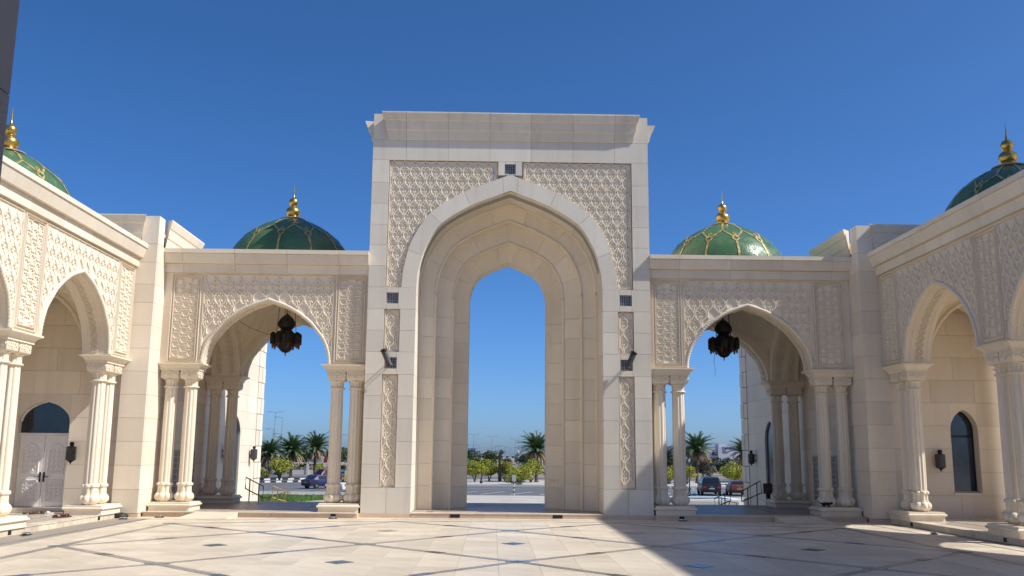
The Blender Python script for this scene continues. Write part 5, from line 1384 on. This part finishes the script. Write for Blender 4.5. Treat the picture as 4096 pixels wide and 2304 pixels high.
# ------------------------------------------------------------------ cars
def car(kind, paint, plate, label, x, y, rz, sc=.89):
    t = thing(kind, (0, 0, 0), label, 'car', 'cars in the car park', False)
    suv = kind == 'suv'
    if suv: S = [(-2.35, .45, .72, .72, .80, .80), (-2.32, .34, .98, 1.0, .90, .82), (-2.25, .32, 1.12, 1.20, .94, .84), (-2.05, .32, 1.15, 1.72, .955, .74), (-1.6, .30, 1.12, 1.80, .96, .74), (-.2, .28, 1.06, 1.82, .965, .75), (.55, .28, 1.04, 1.72, .965, .74), (1.15, .28, 1.04, 1.08, .96, .86), (1.9, .30, .98, 1.0, .93, .84), (2.3, .34, .82, .84, .86, .78), (2.42, .42, .66, .66, .78, .76)]
    elif kind == 'hatchback': S = [(-2.0, .42, .68, .68, .74, .72), (-1.97, .34, .95, .97, .83, .76), (-1.85, .30, 1.0, 1.08, .86, .76), (-1.5, .28, 1.0, 1.42, .87, .66), (-.3, .26, .96, 1.48, .875, .66), (.5, .26, .93, 1.34, .87, .64), (1.05, .26, .92, .96, .86, .76), (1.6, .28, .86, .88, .84, .74), (1.95, .34, .68, .70, .76, .70)]
    else: S = [(-2.2, .42, .70, .70, .72, .70), (-2.16, .32, .96, .97, .83, .74), (-1.75, .28, 1.0, 1.02, .86, .74), (-1.05, .27, .97, 1.40, .87, .62), (-.2, .26, .95, 1.46, .87, .63), (.45, .26, .93, 1.34, .87, .62), (1.0, .26, .92, .95, .86, .74), (1.7, .28, .86, .87, .84, .72), (2.12, .34, .70, .72, .78, .70), (2.2, .42, .56, .56, .70, .68)]
    m = MB(); rr = []
    for yy, zl, zb, zt, wb, wt in S:
        zm = zl+(zb-zl)*.45
        rr.append([(-wb*.93, yy, zl), (-wb*1.005, yy, zm), (-wb, yy, zb), (-wt, yy, zt), (-wt*.6, yy, zt+.015), (wt*.6, yy, zt+.015), (wt, yy, zt), (wb, yy, zb), (wb*1.005, yy, zm), (wb*.93, yy, zl)])
    m.rings(rr).build('body', paint, t, 35)
    def lerp_st(i, f, k): return S[i][k]+(S[i+1][k]-S[i][k])*f
    gl = [i for i in range(len(S)) if S[i][3]-S[i][2] > .2]; i0, i1 = gl[0], gl[-1]
    for sg in (-1, 1):
        for a, b in (((i0, .0), (i0, 1.)) if not suv else ((i0, .1), (i0, 1.)), ((i0+1, .06), (i0+1, .97)), ((i0+2, .05), (i0+2, .9)) if i0+3 <= i1+0 else ((i1, .02), (i1, .55))):
            q = []
            for (i, f_), top in ((a, 0), (b, 0), (b, 1), (a, 1)):
                i = min(i, len(S)-2); zb, zt, wb, wt, yy = [lerp_st(i, f_, k) for k in (2, 3, 4, 5, 0)]; h = .10 if not top else .86
                q.append((sg*(wb+(wt-wb)*h+.012), yy, zb+(zt-zb)*h+.004))
            w = MB(); w.face(q); w.build('side_window', 'car_glass', t)
    def glass(i, name, fl, fh):
        q = []
        for ff, sg in ((fl, -1), (fl, 1), (fh, 1), (fh, -1)):
            yy = S[i][0]+(S[i+1][0]-S[i][0])*ff; zt = S[i][3]+(S[i+1][3]-S[i][3])*ff; wt = S[i][5]+(S[i+1][5]-S[i][5])*ff
            q.append((sg*wt*.90, yy+(-.02 if name == 'rear_window' else .02), zt+.025))
        w = MB(); w.face(q); w.build(name, 'car_glass', t)
    glass(i0-1, 'rear_window', .08, .92); glass(i1, 'windscreen', .06, .94)
    wr = .36 if suv else .31
    wm = MB(lambda a, b, c: (c, a, b)).lathe([(wr*.6, -.11), (wr*.97, -.11), (wr, -.07), (wr, .07), (wr*.97, .11), (wr*.6, .11)], (0, 0), 20).mesh('wheel', 'tyre', 40)
    rm_ = MB(lambda a, b, c: (c, a, b)).lathe([(wr*.2, -.115), (wr*.62, -.10), (wr*.62, .10), (wr*.2, .115)], (0, 0), 14).mesh('rim', 'rim', 40)
    L = S[-1][0]-S[0][0]
    for sg in (-1, 1):
        for yy in (S[0][0]+L*.19, S[-1][0]-L*.185):
            o = link('wheel', wm, t, (sg*(S[3][4]-.09), yy, wr)); link('rim', rm_, o)
            ar = MB(); ar.rings([[(sg*(S[3][4]+.004-d), yy+(wr+.05)*math.cos(a), wr+(wr+.05)*math.sin(a)) for a in [k*math.pi/10 for k in range(11)]] for d in (0, .05)], False, True, True); ar.build('wheel_arch', 'tyre', t)
    yb = S[0][0]; zb = S[1][2]
    for sg in (-1, 1):
        x0, x1 = sorted((sg*.52, sg*(S[1][4]-.02))); MB().box(x0, x1, yb-.03, yb+.16, zb-.24, zb-.06).build('tail_light', 'tail_red', t)
        yf = S[-1][0]; x0, x1 = sorted((sg*.45, sg*.74)); MB().box(x0, x1, yf-.16, yf+.02, .58, .72).build('headlight', 'frame_grey', t)
        x0, x1 = sorted((sg*(S[3][4]+.0), sg*(S[3][4]+.16))); MB().box(x0, x1, S[i1][0]+.1, S[i1][0]+.22, S[i1][2]+.03, S[i1][2]+.17).build('mirror', paint, t)
    MB().box(-.26, .26, yb-.045, yb-.005, zb-.34, zb-.22).build('number_plate', plate, t); MB().box(-.78, .78, yb-.04, yb+.1, .36, .44).build('bumper_trim', 'tyre', t)
    MB().box(-.07, .07, yb-.05, yb-.01, zb-.12, zb-.06).build('badge', 'steel', t)
    t.location = (x, y, G-.012); t.rotation_euler = (0, 0, rz); t.scale = (sc,)*3
car('suv', 'paint_black', 'plate_white', 'black suv parked right, seen from behind', 19.25, 61.0, -.10)
car('hatchback', 'paint_brown', 'plate_yellow', 'reddish brown hatchback right of the black suv', 21.7, 60.8, -.10)
car('sedan', 'paint_blue', 'plate_yellow', 'dark blue sedan seen from behind in the left pavilion', -17.2, 69.5, -.72)
car('suv', 'paint_red', 'plate_white', 'dark red car beyond the blue sedan', -20.6, 90.5, 2.35, .86)
car('sedan', 'paint_white', 'plate_white', 'white car half hidden by the left pavilion inner columns', -13.0, 60.9, 2.55)
